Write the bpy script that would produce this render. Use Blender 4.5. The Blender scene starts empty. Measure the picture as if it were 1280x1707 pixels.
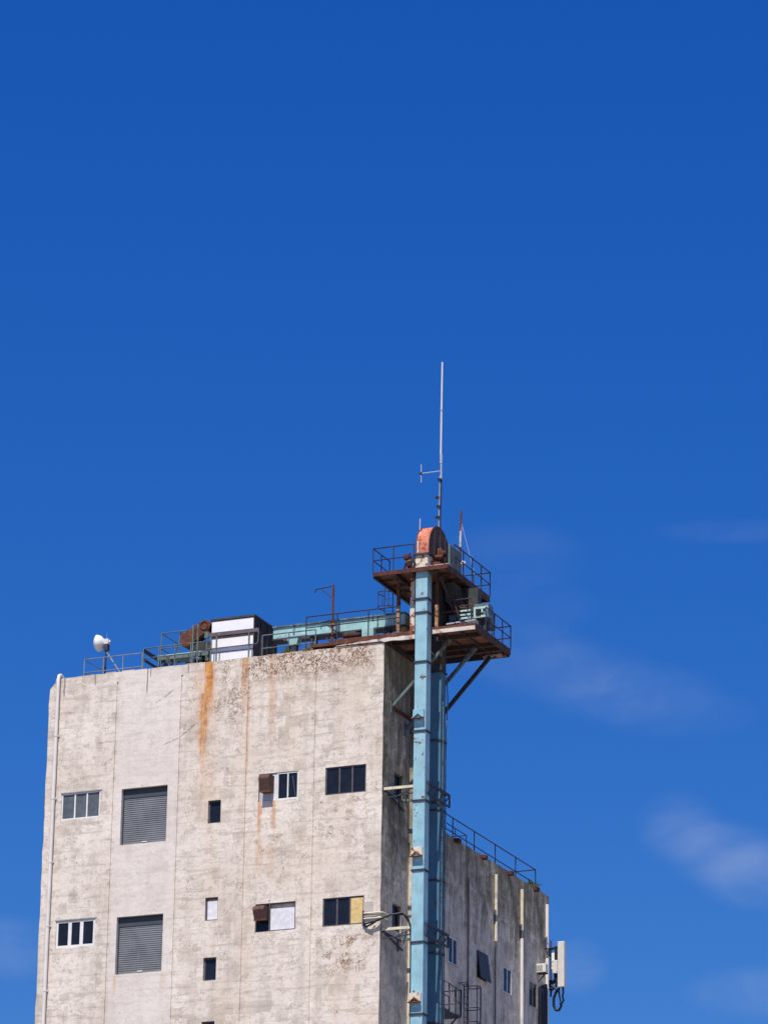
import bpy, bmesh, math, random
from mathutils import Vector, Matrix
random.seed(7)
R = math.radians
S = bpy.context.scene
COL = S.collection

# ---------------------------------------------------------------- camera
# x runs along the sunlit front wall, y runs back along the shaded side wall, z up; metres.
# (0, 0) is the near corner of the tower.
F, PITCH, ROLL, YAW = 6286.6, 0.33446391, 0.01525794, 0.40870472
cy_, sy_ = math.cos(YAW), math.sin(YAW)
FWD = Vector((-sy_ * math.cos(PITCH), cy_ * math.cos(PITCH), math.sin(PITCH)))
_r = Vector((cy_, sy_, 0)); _u = _r.cross(FWD)
RIGHT = math.cos(ROLL) * _r + math.sin(ROLL) * _u
UP = -math.sin(ROLL) * _r + math.cos(ROLL) * _u
CAM = Vector((64.468, -149.147, 1.6))
cd = bpy.data.cameras.new('camera'); cam = bpy.data.objects.new('camera', cd); COL.objects.link(cam)
m3 = Matrix((RIGHT, UP, -FWD)).transposed()
cam.matrix_world = Matrix.Translation(CAM) @ m3.to_4x4()
cd.sensor_fit = 'VERTICAL'; cd.sensor_height = 36; cd.lens = F / 1707 * 36
cd.clip_start = 1; cd.clip_end = 20000
S.camera = cam

def ray(x, y): return FWD + (x - 640) / F * RIGHT - (y - 853.5) / F * UP
def at(ax, val, x, y):
    """point of the survey sheet (x, y) that lies on the real plane axis ax = val"""
    r = ray(x, y); t = (val - CAM[ax]) / r[ax]; return CAM + t * r
def PY(x, y, Y): return at(1, Y, x, y)
def PX(x, y, X): return at(0, X, x, y)

# ---------------------------------------------------------------- light
SUN_EL, SUN_AZ = R(58), R(5.0)          # azimuth measured from the front wall's normal towards +x
sd = Vector((math.sin(SUN_AZ) * math.cos(SUN_EL), -math.cos(SUN_AZ) * math.cos(SUN_EL), math.sin(SUN_EL)))
ld = bpy.data.lights.new('sun', 'SUN'); ld.energy = 5.0; ld.angle = R(0.53); ld.color = (1, 0.93, 0.83)
sun = bpy.data.objects.new('sun', ld); COL.objects.link(sun)
sun.rotation_euler = (-sd).to_track_quat('-Z', 'Y').to_euler(); sun.location = (0, -50, 120)

W = bpy.data.worlds.new('World'); S.world = W; W.use_nodes = True
nt = W.node_tree; nt.nodes.clear()
class N:
    """tiny node-graph helper"""
    def __init__(s, nt): s.nt = nt
    def n(s, t, **k):
        x = s.nt.nodes.new(t)
        for a, b in k.items(): setattr(x, a, b)
        return x
    def put(s, sock, v):
        if isinstance(v, (int, float)): sock.default_value = v
        elif isinstance(v, (tuple, list)):
            v = tuple(v)
            if sock.type == 'RGBA' and len(v) == 3: v = v + (1,)
            sock.default_value = v
        else: s.nt.links.new(v, sock)
    def math(s, op, a, b=0.0, c=None, clamp=False):
        x = s.n('ShaderNodeMath', operation=op, use_clamp=clamp)
        s.put(x.inputs[0], a); s.put(x.inputs[1], b)
        if c is not None: s.put(x.inputs[2], c)
        return x.outputs[0]
    def add(s, a, b): return s.math('ADD', a, b)
    def sub(s, a, b): return s.math('SUBTRACT', a, b)
    def mul(s, a, b): return s.math('MULTIPLY', a, b)
    def mx(s, a, b): return s.math('MAXIMUM', a, b)
    def ramp(s, v, a, b, c=0.0, d=1.0, smooth=True):
        x = s.n('ShaderNodeMapRange', interpolation_type='SMOOTHSTEP' if smooth else 'LINEAR')
        x.clamp = True
        s.put(x.inputs[0], v); s.put(x.inputs[1], a); s.put(x.inputs[2], b); s.put(x.inputs[3], c); s.put(x.inputs[4], d)
        return x.outputs[0]
    def mix(s, f, a, b, mode='MIX'):
        x = s.n('ShaderNodeMix', data_type='RGBA', blend_type=mode)
        s.put(x.inputs[0], f); s.put(x.inputs[6], a); s.put(x.inputs[7], b)
        return x.outputs[2]
    def xyz(s, v):
        x = s.n('ShaderNodeSeparateXYZ'); s.put(x.inputs[0], v); return x.outputs
    def vec(s, a, b, c=0.0):
        x = s.n('ShaderNodeCombineXYZ'); s.put(x.inputs[0], a); s.put(x.inputs[1], b); s.put(x.inputs[2], c); return x.outputs[0]
    def noise(s, v, scale, detail=4, rough=.55, dist=0.0):
        x = s.n('ShaderNodeTexNoise'); s.put(x.inputs['Vector'], v)
        x.inputs['Scale'].default_value = scale; x.inputs['Detail'].default_value = detail
        x.inputs['Roughness'].default_value = rough; x.inputs['Distortion'].default_value = dist
        return x.outputs['Fac']
    def vmul(s, v, t):
        x = s.n('ShaderNodeVectorMath', operation='MULTIPLY'); s.put(x.inputs[0], v); s.put(x.inputs[1], t); return x.outputs[0]
    def dot(s, v, t):
        x = s.n('ShaderNodeVectorMath', operation='DOT_PRODUCT'); s.put(x.inputs[0], v); s.put(x.inputs[1], t); return x.outputs['Value']

g = N(nt)
sky = g.n('ShaderNodeTexSky', sky_type='NISHITA'); sky.sun_disc = False
sky.sun_elevation = SUN_EL; sky.sun_rotation = R(175); sky.altitude = 0
sky.air_density = 1.0; sky.dust_density = 0.35; sky.ozone_density = 3.5
hs = g.n('ShaderNodeHueSaturation'); hs.inputs['Saturation'].default_value = 1.35; hs.inputs['Hue'].default_value = .5
nt.links.new(sky.outputs[0], hs.inputs['Color'])
# deepen the clear-sky blue as the photograph has it (per-channel response of the same Nishita sky)
_c = g.n('ShaderNodeSeparateColor'); nt.links.new(hs.outputs[0], _c.inputs[0])
def _resp(ch, a, p): return g.mul(g.math('POWER', g.mul(g.mx(_c.outputs[ch], 0.0), .1), p), a * 10)
_k = g.n('ShaderNodeCombineColor')
for ch, a, p in ((0, .76, 1.20), (1, .615, .96), (2, .785, .60)): nt.links.new(_resp(ch, a, p), _k.inputs[ch])
skyc = _k.outputs[0]
# a few thin wisps of cloud, fixed to compass directions
dirv = g.n('ShaderNodeTexCoord').outputs['Generated']
wisp = None
for (cx, cyy, sx, sy, amp) in ((1275, 1460, 130, 65, .22), (1210, 1425, 110, 65, .14), (1150, 1390, 90, 50, .08), (1130, 1380, 80, 70, .10), (1255, 1655, 130, 50, .17), (870, 1090, 150, 60, .08), (950, 1120, 170, 60, .08), (1050, 1155, 170, 60, .11), (1130, 1190, 150, 50, .07), (860, 930, 140, 70, .06), (890, 1010, 120, 60, .05), (1230, 885, 160, 25, .07), (960, 1610, 60, 55, .20), (20, 1580, 110, 60, .16)):
    c = ray(cx, cyy).normalized(); e1 = Vector((c.y, -c.x, 0)).normalized(); e2 = e1.cross(c)
    a = g.math('DIVIDE', g.dot(dirv, tuple(e1)), sx / F); b = g.math('DIVIDE', g.dot(dirv, tuple(e2)), sy / F)
    front = g.ramp(g.dot(dirv, tuple(c)), .9, .95)
    d2 = g.add(g.mul(a, a), g.mul(b, b))
    mk = g.mul(g.mul(g.ramp(d2, 0, 1.0, 1, 0), amp), front)
    wisp = mk if wisp is None else g.add(wisp, mk)
nz = g.ramp(g.noise(g.vmul(dirv, (22, 22, 36)), 1.5, 6, .6, .5), .15, .85)
wf = g.mul(g.mul(wisp, nz), 0.85)
skyc = g.mix(wf, skyc, (5.0, 5.6, 6.9))
bg = g.n('ShaderNodeBackground'); nt.links.new(skyc, bg.inputs[0]); bg.inputs[1].default_value = 0.10
wo = g.n('ShaderNodeOutputWorld'); nt.links.new(bg.outputs[0], wo.inputs[0])
S.view_settings.view_transform = 'Standard'; S.view_settings.look = 'None'
S.view_settings.exposure = 0.1; S.view_settings.gamma = 1

# ---------------------------------------------------------------- materials
M = {}
def mat(name, col, rough=.7, metal=0.0, var=.12, vs=3.0, patch=None, pcol=None, pth=.6, ps=2.0, bump=.0, streak=0.0, scol=(.16, .06, .02), spec=.4, psharp=.04):
    m = bpy.data.materials.new(name); m.use_nodes = True; t = m.node_tree; q = N(t)
    b = t.nodes['Principled BSDF']; o = q.n('ShaderNodeTexCoord').outputs['Object']
    nn = q.noise(o, vs, 5, .6)
    c = q.mix(q.ramp(nn, .3, .7), tuple(v * (1 - var) for v in col), tuple(min(1, v * (1 + var)) for v in col))
    if streak:
        s = q.noise(q.vmul(o, (6, 6, .5)), 1.0, 4, .6)
        c = q.mix(q.mul(q.ramp(s, .5, .72), streak), c, scol)
    if pcol:
        p = q.ramp(q.noise(o, ps, 6, .65, .4), pth, pth + psharp)
        c = q.mix(p, c, pcol)
    q.put(b.inputs['Base Color'], c); b.inputs['Roughness'].default_value = rough
    b.inputs['Metallic'].default_value = metal; b.inputs['Specular IOR Level'].default_value = spec
    if bump:
        bn = q.n('ShaderNodeBump'); bn.inputs['Strength'].default_value = bump; bn.inputs['Distance'].default_value = .03
        q.put(bn.inputs['Height'], nn); q.put(b.inputs['Normal'], bn.outputs[0])
    M[name] = m; return m

def concrete():
    m = bpy.data.materials.new('weathered_concrete'); m.use_nodes = True; t = m.node_tree; q = N(t)
    b = t.nodes['Principled BSDF']; o = q.n('ShaderNodeTexCoord').outputs['Object']
    x, y, z = q.xyz(o)[:3]
    u = q.add(x, y)
    wob = q.sub(q.noise(q.vec(u, z), 1.3, 3), .5)
    uw = q.add(u, q.mul(wob, .35)); zw = q.add(z, q.mul(q.sub(q.noise(q.vec(z, u), 1.1, 3), .5), .35))
    P2 = q.vec(u, z)
    side = q.ramp(u, -.02, .02)                       # 0 front wall, 1 side wall
    # base tones: soft mottling, lime bloom, rectangular shutter-board patches
    base = q.mix(q.ramp(q.noise(P2, .35, 5, .6), .3, .7), (.65, .58, .505), (.76, .695, .625))
    br = q.n('ShaderNodeTexBrick'); br.offset = .37; br.squash = 1.3; br.squash_frequency = 3
    q.put(br.inputs['Vector'], q.vec(uw, zw)); q.put(br.inputs['Color1'], (0, 0, 0, 1)); q.put(br.inputs['Color2'], (1, 1, 1, 1))
    br.inputs['Scale'].default_value = 1; br.inputs['Mortar Size'].default_value = 0; br.inputs['Brick Width'].default_value = .62
    br.inputs['Row Height'].default_value = .52; br.inputs['Bias'].default_value = 0.0
    bv = q.xyz(br.outputs['Color'])[0]
    bm_ = q.mul(q.ramp(bv, .62, .92), q.ramp(q.noise(P2, .5, 3), .40, .62))
    base = q.mix(q.mul(bm_, .50), base, (.40, .345, .29))
    b2 = q.n('ShaderNodeTexBrick'); b2.offset = .5; b2.squash = .7; b2.squash_frequency = 2
    q.put(b2.inputs['Vector'], q.vec(q.add(uw, q.mul(wob, .2)), q.add(zw, q.mul(wob, .2)))); q.put(b2.inputs['Color1'], (0, 0, 0, 1)); q.put(b2.inputs['Color2'], (1, 1, 1, 1))
    b2.inputs['Scale'].default_value = 1; b2.inputs['Mortar Size'].default_value = 0; b2.inputs['Brick Width'].default_value = .38
    b2.inputs['Row Height'].default_value = .74; b2.inputs['Bias'].default_value = 0.0
    b2v = q.xyz(b2.outputs['Color'])[0]
    base = q.mix(q.mul(q.mul(q.ramp(b2v, .66, .95), q.ramp(q.noise(P2, .8, 3), .45, .6)), .42), base, (.42, .36, .30))
    # courses: faint horizontal lift lines
    hl = q.noise(q.vec(q.mul(u, .5), q.mul(z, 4.5)), 1.0, 5, .62)
    base = q.mix(q.mul(q.ramp(hl, .5, .68), .50), base, (.36, .305, .25))
    # blotches and fine grime
    base = q.mix(q.mul(q.ramp(q.noise(P2, 2.2, 6, .68, .5), .50, .64), .40), base, (.38, .325, .27))
    base = q.mix(q.mul(q.ramp(q.noise(q.vec(u, q.mul(z, .8)), 6.5, 5, .7), .53, .66), .42), base, (.32, .265, .21))
    # pour lines: broken wavy dashes between lifts
    pl_ = q.noise(q.vec(q.mul(u, .9), q.mul(z, 2.6)), 1.15, 4, .6, .5)
    plm = q.mul(q.ramp(q.math('ABSOLUTE', q.sub(pl_, .5)), .004, .022, 1, 0), q.ramp(q.noise(P2, .7, 3), .44, .6))
    base = q.mix(q.mul(plm, .42), base, (.30, .235, .17))
    # ochre tinge spreading from the roof edge and the right hand bays
    oc = q.mul(q.ramp(q.noise(q.vec(q.mul(u, .9), q.mul(z, .3)), .9, 5, .6), .42, .68), q.ramp(u, -10.2, -8.6, .15, 1))
    base = q.mix(q.mul(oc, .22), base, (.62, .48, .32))
    # rain streaks
    st = q.noise(q.vec(q.mul(u, 2.2), q.mul(z, .12)), 1.0, 5, .6)
    base = q.mix(q.mul(q.ramp(st, .48, .70), .30), base, (.37, .33, .285))
    # cracks and trowel squiggles
    n1 = q.noise(P2, 2.6, 4, .6, 1.2)
    sq = q.mul(q.ramp(q.math('ABSOLUTE', q.sub(n1, .5)), .004, .016, 1, 0), q.ramp(q.noise(P2, 1.1, 3), .52, .62))
    base = q.mix(q.mul(sq, .75), base, (.20, .15, .115))
    # paler band of smooth render in the shutter bay
    bay = q.mul(q.ramp(u, -13.5, -13.2), q.ramp(u, -10.35, -10.05, 1, 0))
    base = q.mix(q.mul(bay, .52), base, (.68, .63, .59))
    # rust bleeding
    def boxm(u0, u1, z0, z1, s=.25, zs=.5):
        a = q.mul(q.ramp(uw, u0 - s, u0 + s), q.ramp(uw, u1 - s, u1 + s, 1, 0))
        c = q.mul(q.ramp(zw, z0 - zs, z0 + zs), q.ramp(zw, z1 - .05, z1 + .1, 1, 0))
        return q.mul(a, c)
    fine = q.ramp(q.noise(q.vec(q.mul(u, 5), q.mul(z, .6)), 1.0, 5, .65), .18, .52)
    brk = q.ramp(q.noise(q.vec(q.mul(u, 9), q.mul(z, .9)), 1.0, 6, .7, .3), .30, .55, .45, 1)
    rust = None
    for (u0, w, zb, zt, amp) in ((-8.72, .34, 47.9, 52.2, 1.35), (-8.6, .14, 49.2, 52.2, 1.0), (-8.95, .30, 45.2, 50.4, .95), (-8.85, .8, 46, 51.5, .35), (-8.7, .5, 42.0, 47.5, .22), (-6.9, .26, 48.8, 52.2, .75), (-6.72, .12, 43.2, 50.5, .40), (-5.5, .30, 46.4, 51.8, .40),
                                 (-6.0, .13, 42.6, 45.05, .85), (-5.3, .14, 42.9, 45.05, .6), (-6.0, .25, 40.9, 43.3, .35), (-5.4, .3, 41.0, 43.0, .28), (-10.6, .2, 36.0, 37.5, .2), (-13.0, .12, 36.4, 37.5, .35)):
        a = q.ramp(q.math('ABSOLUTE', q.sub(q.add(u, q.mul(wob, .22)), u0)), w * .35, w, 1, 0)
        a = q.mul(a, q.ramp(z, zb, zb + (zt - zb) * .75))
        a = q.mul(a, q.ramp(z, zt - .03, zt + .03, 1, 0))
        a = q.mul(q.mul(a, amp), q.mul(fine, brk))
        rust = a if rust is None else q.mx(rust, a)
    base = q.mix(q.mul(rust, 1.0), base, q.mix(q.ramp(q.noise(P2, 3, 4), .35, .65), (.40, .155, .045), (.62, .30, .09)))
    # orange-brown squiggles where the render is blown off the reinforcement
    n2 = q.noise(q.vec(u, q.mul(z, .8)), 5.2, 5, .62, 1.0); n3 = q.noise(P2, 2.3, 3)
    spl = q.mul(q.ramp(q.math('ABSOLUTE', q.sub(n2, .5)), .015, .05, 1, 0), q.ramp(n3, .36, .48))
    spots = q.ramp(q.noise(q.vec(u, q.mul(z, .7)), 4.6, 5, .6), .60, .64)
    zone = q.mul(boxm(-6.6, -.5, 50.7, 52.0, .2, .6), 1.0)
    zone = q.mx(zone, q.mul(q.mul(boxm(-8.4, -6.5, 48.6, 52.0, .3, 1.3), q.ramp(q.noise(P2, 1.3, 4), .40, .6)), .75))
    blob = q.ramp(q.noise(P2, 1.7, 3), .44, .56)
    zone = q.mx(zone, q.mul(q.mul(boxm(-2.9, -.75, 36.9, 38.5, .3, .35), blob), .95))
    zone = q.mx(zone, q.mul(q.mul(boxm(-2.9, -.7, 42.6, 44.75, .3, .4), q.ramp(q.noise(P2, 2.1, 3), .53, .62)), .6))
    zone = q.mx(zone, q.mul(q.mul(boxm(-6.4, -4.6, 42.4, 43.4, .3, .3), q.ramp(q.noise(P2, 2.1, 3), .5, .6)), .5))
    base = q.mix(q.mul(zone, .12), base, (.42, .30, .18))
    base = q.mix(q.mul(q.mx(spl, spots), zone), base, (.22, .105, .05))
    # scuff arcs and a dark drip near the top of the shutter bay
    def seg(u0, z0, u1, z1, w, amp):
        k = (z1 - z0) / (u1 - u0)
        d = q.math('ABSOLUTE', q.sub(z, q.add(q.mul(q.sub(u, u0), k), z0)))
        m_ = q.mul(q.ramp(d, w * .4, w, 1, 0), q.mul(q.ramp(u, u0, u0 + .15), q.ramp(u, u1 - .15, u1, 1, 0)))
        return q.mul(q.mul(m_, amp), q.ramp(q.noise(P2, 5, 3), .35, .5))
    mk_ = None
    for a_ in ((-11.5, 50.15, -11.0, 50.36, .06, .8), (-11.05, 50.34, -10.5, 50.72, .06, .8), (-11.0, 48.1, -10.1, 48.4, .05, .7), (-10.15, 48.38, -9.2, 49.05, .05, .8), (-11.94, 50.4, -11.86, 53.4, .6, .0)):
        a_ = seg(*a_); mk_ = a_ if mk_ is None else q.mx(mk_, a_)
    for (u0, w_, zb, zt) in ((-11.88, .05, 50.55, 52), (-11.72, .04, 51.3, 52), (-14.6, .05, 51.2, 52), (-16.2, .06, 50.8, 52), (-9.8, .05, 51.3, 52)):
        a_ = q.mul(q.ramp(q.math('ABSOLUTE', q.sub(q.add(u, q.mul(wob, .1)), u0)), w_ * .4, w_, 1, 0), q.ramp(z, zb, zb + .3)); mk_ = q.mx(mk_, a_)
    base = q.mix(q.mul(mk_, .7), base, (.14, .11, .10))
    # sparse old nicks everywhere
    nick = q.ramp(q.noise(q.vec(u, z), 4.2, 2, .5), .735, .755)
    base = q.mix(q.mul(nick, .75), base, (.19, .13, .10))
    # side wall: sooty olive growth and long runs
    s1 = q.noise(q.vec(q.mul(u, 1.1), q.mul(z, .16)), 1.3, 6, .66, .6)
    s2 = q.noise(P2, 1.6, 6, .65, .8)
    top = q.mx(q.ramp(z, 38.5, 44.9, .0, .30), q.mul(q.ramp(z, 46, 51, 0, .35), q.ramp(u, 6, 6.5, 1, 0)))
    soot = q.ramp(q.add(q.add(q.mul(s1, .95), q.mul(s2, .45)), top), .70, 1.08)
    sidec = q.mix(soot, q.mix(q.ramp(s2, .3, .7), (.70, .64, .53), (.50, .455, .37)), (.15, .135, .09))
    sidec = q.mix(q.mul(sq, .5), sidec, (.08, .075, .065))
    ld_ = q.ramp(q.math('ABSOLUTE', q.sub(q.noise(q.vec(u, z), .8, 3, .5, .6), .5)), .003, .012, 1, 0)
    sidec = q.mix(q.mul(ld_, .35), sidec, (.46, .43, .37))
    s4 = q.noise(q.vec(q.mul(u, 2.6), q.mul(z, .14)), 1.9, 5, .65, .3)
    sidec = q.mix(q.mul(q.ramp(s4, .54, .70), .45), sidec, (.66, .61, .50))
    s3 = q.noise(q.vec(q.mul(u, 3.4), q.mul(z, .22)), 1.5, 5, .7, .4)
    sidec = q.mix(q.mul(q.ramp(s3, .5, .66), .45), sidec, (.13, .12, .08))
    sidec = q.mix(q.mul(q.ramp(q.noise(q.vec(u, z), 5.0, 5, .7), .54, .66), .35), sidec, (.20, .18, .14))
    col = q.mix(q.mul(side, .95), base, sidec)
    # weathered top arris
    tn = q.noise(q.vec(q.mul(u, 1.2), z), 2.0, 4)
    tp = q.mul(q.ramp(q.add(z, q.mul(tn, .5)), 52.0, 52.25), .6)
    col = q.mix(tp, col, (.40, .30, .19))
    q.put(b.inputs['Base Color'], col); b.inputs['Roughness'].default_value = .92; b.inputs['Specular IOR Level'].default_value = .15
    h = q.add(q.mul(q.noise(P2, 1.4, 6, .62), 1.0), q.mul(q.noise(P2, 7.0, 4, .6), .22))
    h = q.sub(q.add(h, q.mul(bv, .10)), q.mul(q.mul(spl, zone), .4))
    bn = q.n('ShaderNodeBump'); bn.inputs['Strength'].default_value = .55; bn.inputs['Distance'].default_value = .06
    q.put(bn.inputs['Height'], h); q.put(b.inputs['Normal'], bn.outputs[0])
    return m
M['concrete'] = concrete()
mat('patch', (.46, .41, .37), .9, var=.1)
mat('roofing', (.22, .21, .19), .95, pcol=(.10, .10, .08), ps=.6)
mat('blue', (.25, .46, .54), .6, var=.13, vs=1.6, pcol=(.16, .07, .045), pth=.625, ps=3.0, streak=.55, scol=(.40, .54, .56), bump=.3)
mat('blue_shaded', (.055, .155, .235), .7, var=.12, vs=1.0, pcol=(.10, .065, .05), pth=.64, ps=2.4, streak=.22, scol=(.12, .2, .22), bump=.08)  # casing blue darkened for the front leg's shadow on the rear leg
mat('pale_blue', (.30, .52, .52), .65, var=.14, vs=2, pcol=(.16, .09, .05), pth=.62, ps=3, streak=.4, scol=(.25, .33, .30))
mat('flange', (.035, .04, .06), .7, var=.3)
mat('flange_blue', (.10, .17, .22), .6, var=.4, pcol=(.07, .04, .03), pth=.55, ps=6)
mat('dark_steel', (.032, .038, .062), .6, var=.25, pcol=(.12, .045, .03), pth=.60, ps=5)
mat('rail_steel', (.025, .03, .055), .6, var=.3, pcol=(.11, .045, .03), pth=.62, ps=4)
mat('green_rail', (.115, .16, .16), .6, var=.2, pcol=(.09, .05, .035), pth=.56, ps=5)
mat('rust', (.11, .04, .024), .9, var=.35, vs=5, pcol=(.30, .13, .05), pth=.56, ps=4, psharp=.12, bump=.3)
mat('rust_dark', (.085, .028, .022), .9, var=.35, vs=5, pcol=(.16, .07, .035), pth=.60, ps=4, psharp=.12)
mat('rust_light', (.42, .25, .13), .85, var=.3, vs=6, pcol=(.13, .05, .03), pth=.50, ps=4, psharp=.1)
mat('rust_under', (.24, .105, .07), .9, var=.3, vs=4, pcol=(.09, .045, .03), pth=.55, ps=3)
mat('rust_beam', (.055, .033, .03), .85, var=.3, vs=5, pcol=(.22, .17, .14), pth=.62, ps=4)
mat('hood_red', (.52, .17, .10), .75, var=.2, vs=4, pcol=(.22, .065, .035), pth=.52, ps=5, streak=.6, scol=(.70, .38, .28), psharp=.1)
mat('blue_dark', (.035, .045, .045), .8, var=.3, vs=2, pcol=(.09, .05, .03), pth=.55, ps=3)
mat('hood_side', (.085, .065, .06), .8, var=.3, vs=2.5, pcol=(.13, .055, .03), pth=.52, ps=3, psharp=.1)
mat('chipped_white', (.62, .56, .46), .75, var=.12, vs=4, pcol=(.24, .06, .03), pth=.52, ps=2.6)
mat('edge_white', (.60, .55, .50), .7, var=.1, vs=3, pcol=(.26, .10, .045), pth=.49, ps=2.2, psharp=.14)
mat('white_panel', (.80, .80, .84), .5, var=.03)
mat('white', (.78, .78, .76), .5, var=.05)
mat('off_white', (.66, .64, .57), .6, var=.08, streak=.3, scol=(.40, .36, .28))
mat('pipe_white', (.70, .67, .64), .5, var=.05, vs=2, streak=.25, scol=(.45, .40, .36))
mat('pipe_cream', (.62, .57, .42), .6, var=.12, vs=4, streak=.4, scol=(.40, .35, .22))
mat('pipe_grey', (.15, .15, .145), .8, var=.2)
mat('frame_white', (.70, .70, .68), .5, var=.06)
mat('frame_dark', (.085, .075, .085), .6, var=.2)
mat('frame_grey', (.34, .34, .34), .6, var=.2)
mat('glass', (.012, .015, .024), .18, var=.2, spec=.28)
mat('glass_pale', (.10, .115, .13), .2, var=.2, spec=.3)
mat('board_yellow', (.62, .46, .20), .8, var=.1, vs=6, pcol=(.45, .30, .12), pth=.6, ps=8)
mat('board_white', (.66, .66, .70), .6, var=.12, vs=5)
mat('board_shaded', (.42, .43, .48), .7, var=.08)
mat('shutter', (.185, .20, .22), .55, metal=.1, var=.16, vs=1.2, streak=.35, scol=(.27, .26, .25))
mat('shutter_dark', (.05, .06, .075), .6, var=.1)
mat('brown_hood', (.10, .05, .04), .8, var=.25, vs=5, pcol=(.06, .04, .04), pth=.58, ps=4)
mat('black_pvc', (.012, .013, .022), .45, var=.1)
mat('plum', (.11, .085, .10), .7, var=.2, vs=2, pcol=(.25, .22, .2), pth=.62, ps=3)
mat('box_side', (.045, .04, .04), .8, var=.3, vs=2, pcol=(.09, .06, .04), pth=.58, ps=3)
mat('mint', (.38, .56, .50), .6, var=.1, pcol=(.2, .12, .08), pth=.64, ps=5)
mat('guard_green', (.10, .15, .14), .7, var=.2, pcol=(.05,.04,.03), pth=.58)
mat('yellow_box', (.40, .29, .08), .6, var=.15)
mat('scupper', (.09, .03, .028), .9, var=.3)
mat('antenna', (.60, .59, .55), .5, var=.06, streak=.25, scol=(.42, .40, .34))
mat('dull_steel', (.20, .22, .25), .6, var=.2)
mat('galv', (.42, .45, .50), .45, metal=.3, var=.1)
mat('leaf', (.075, .11, .03), .9, var=.4, vs=20)
mat('dry_leaf', (.20, .16, .07), .9, var=.4, vs=20)
mat('ground', (.30, .27, .23), .95, var=.2, vs=.05)
mat('asphalt', (.05, .05, .052), .95, var=.2, vs=.3)
mat('interior', (.02, .02, .022), .95)

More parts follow.
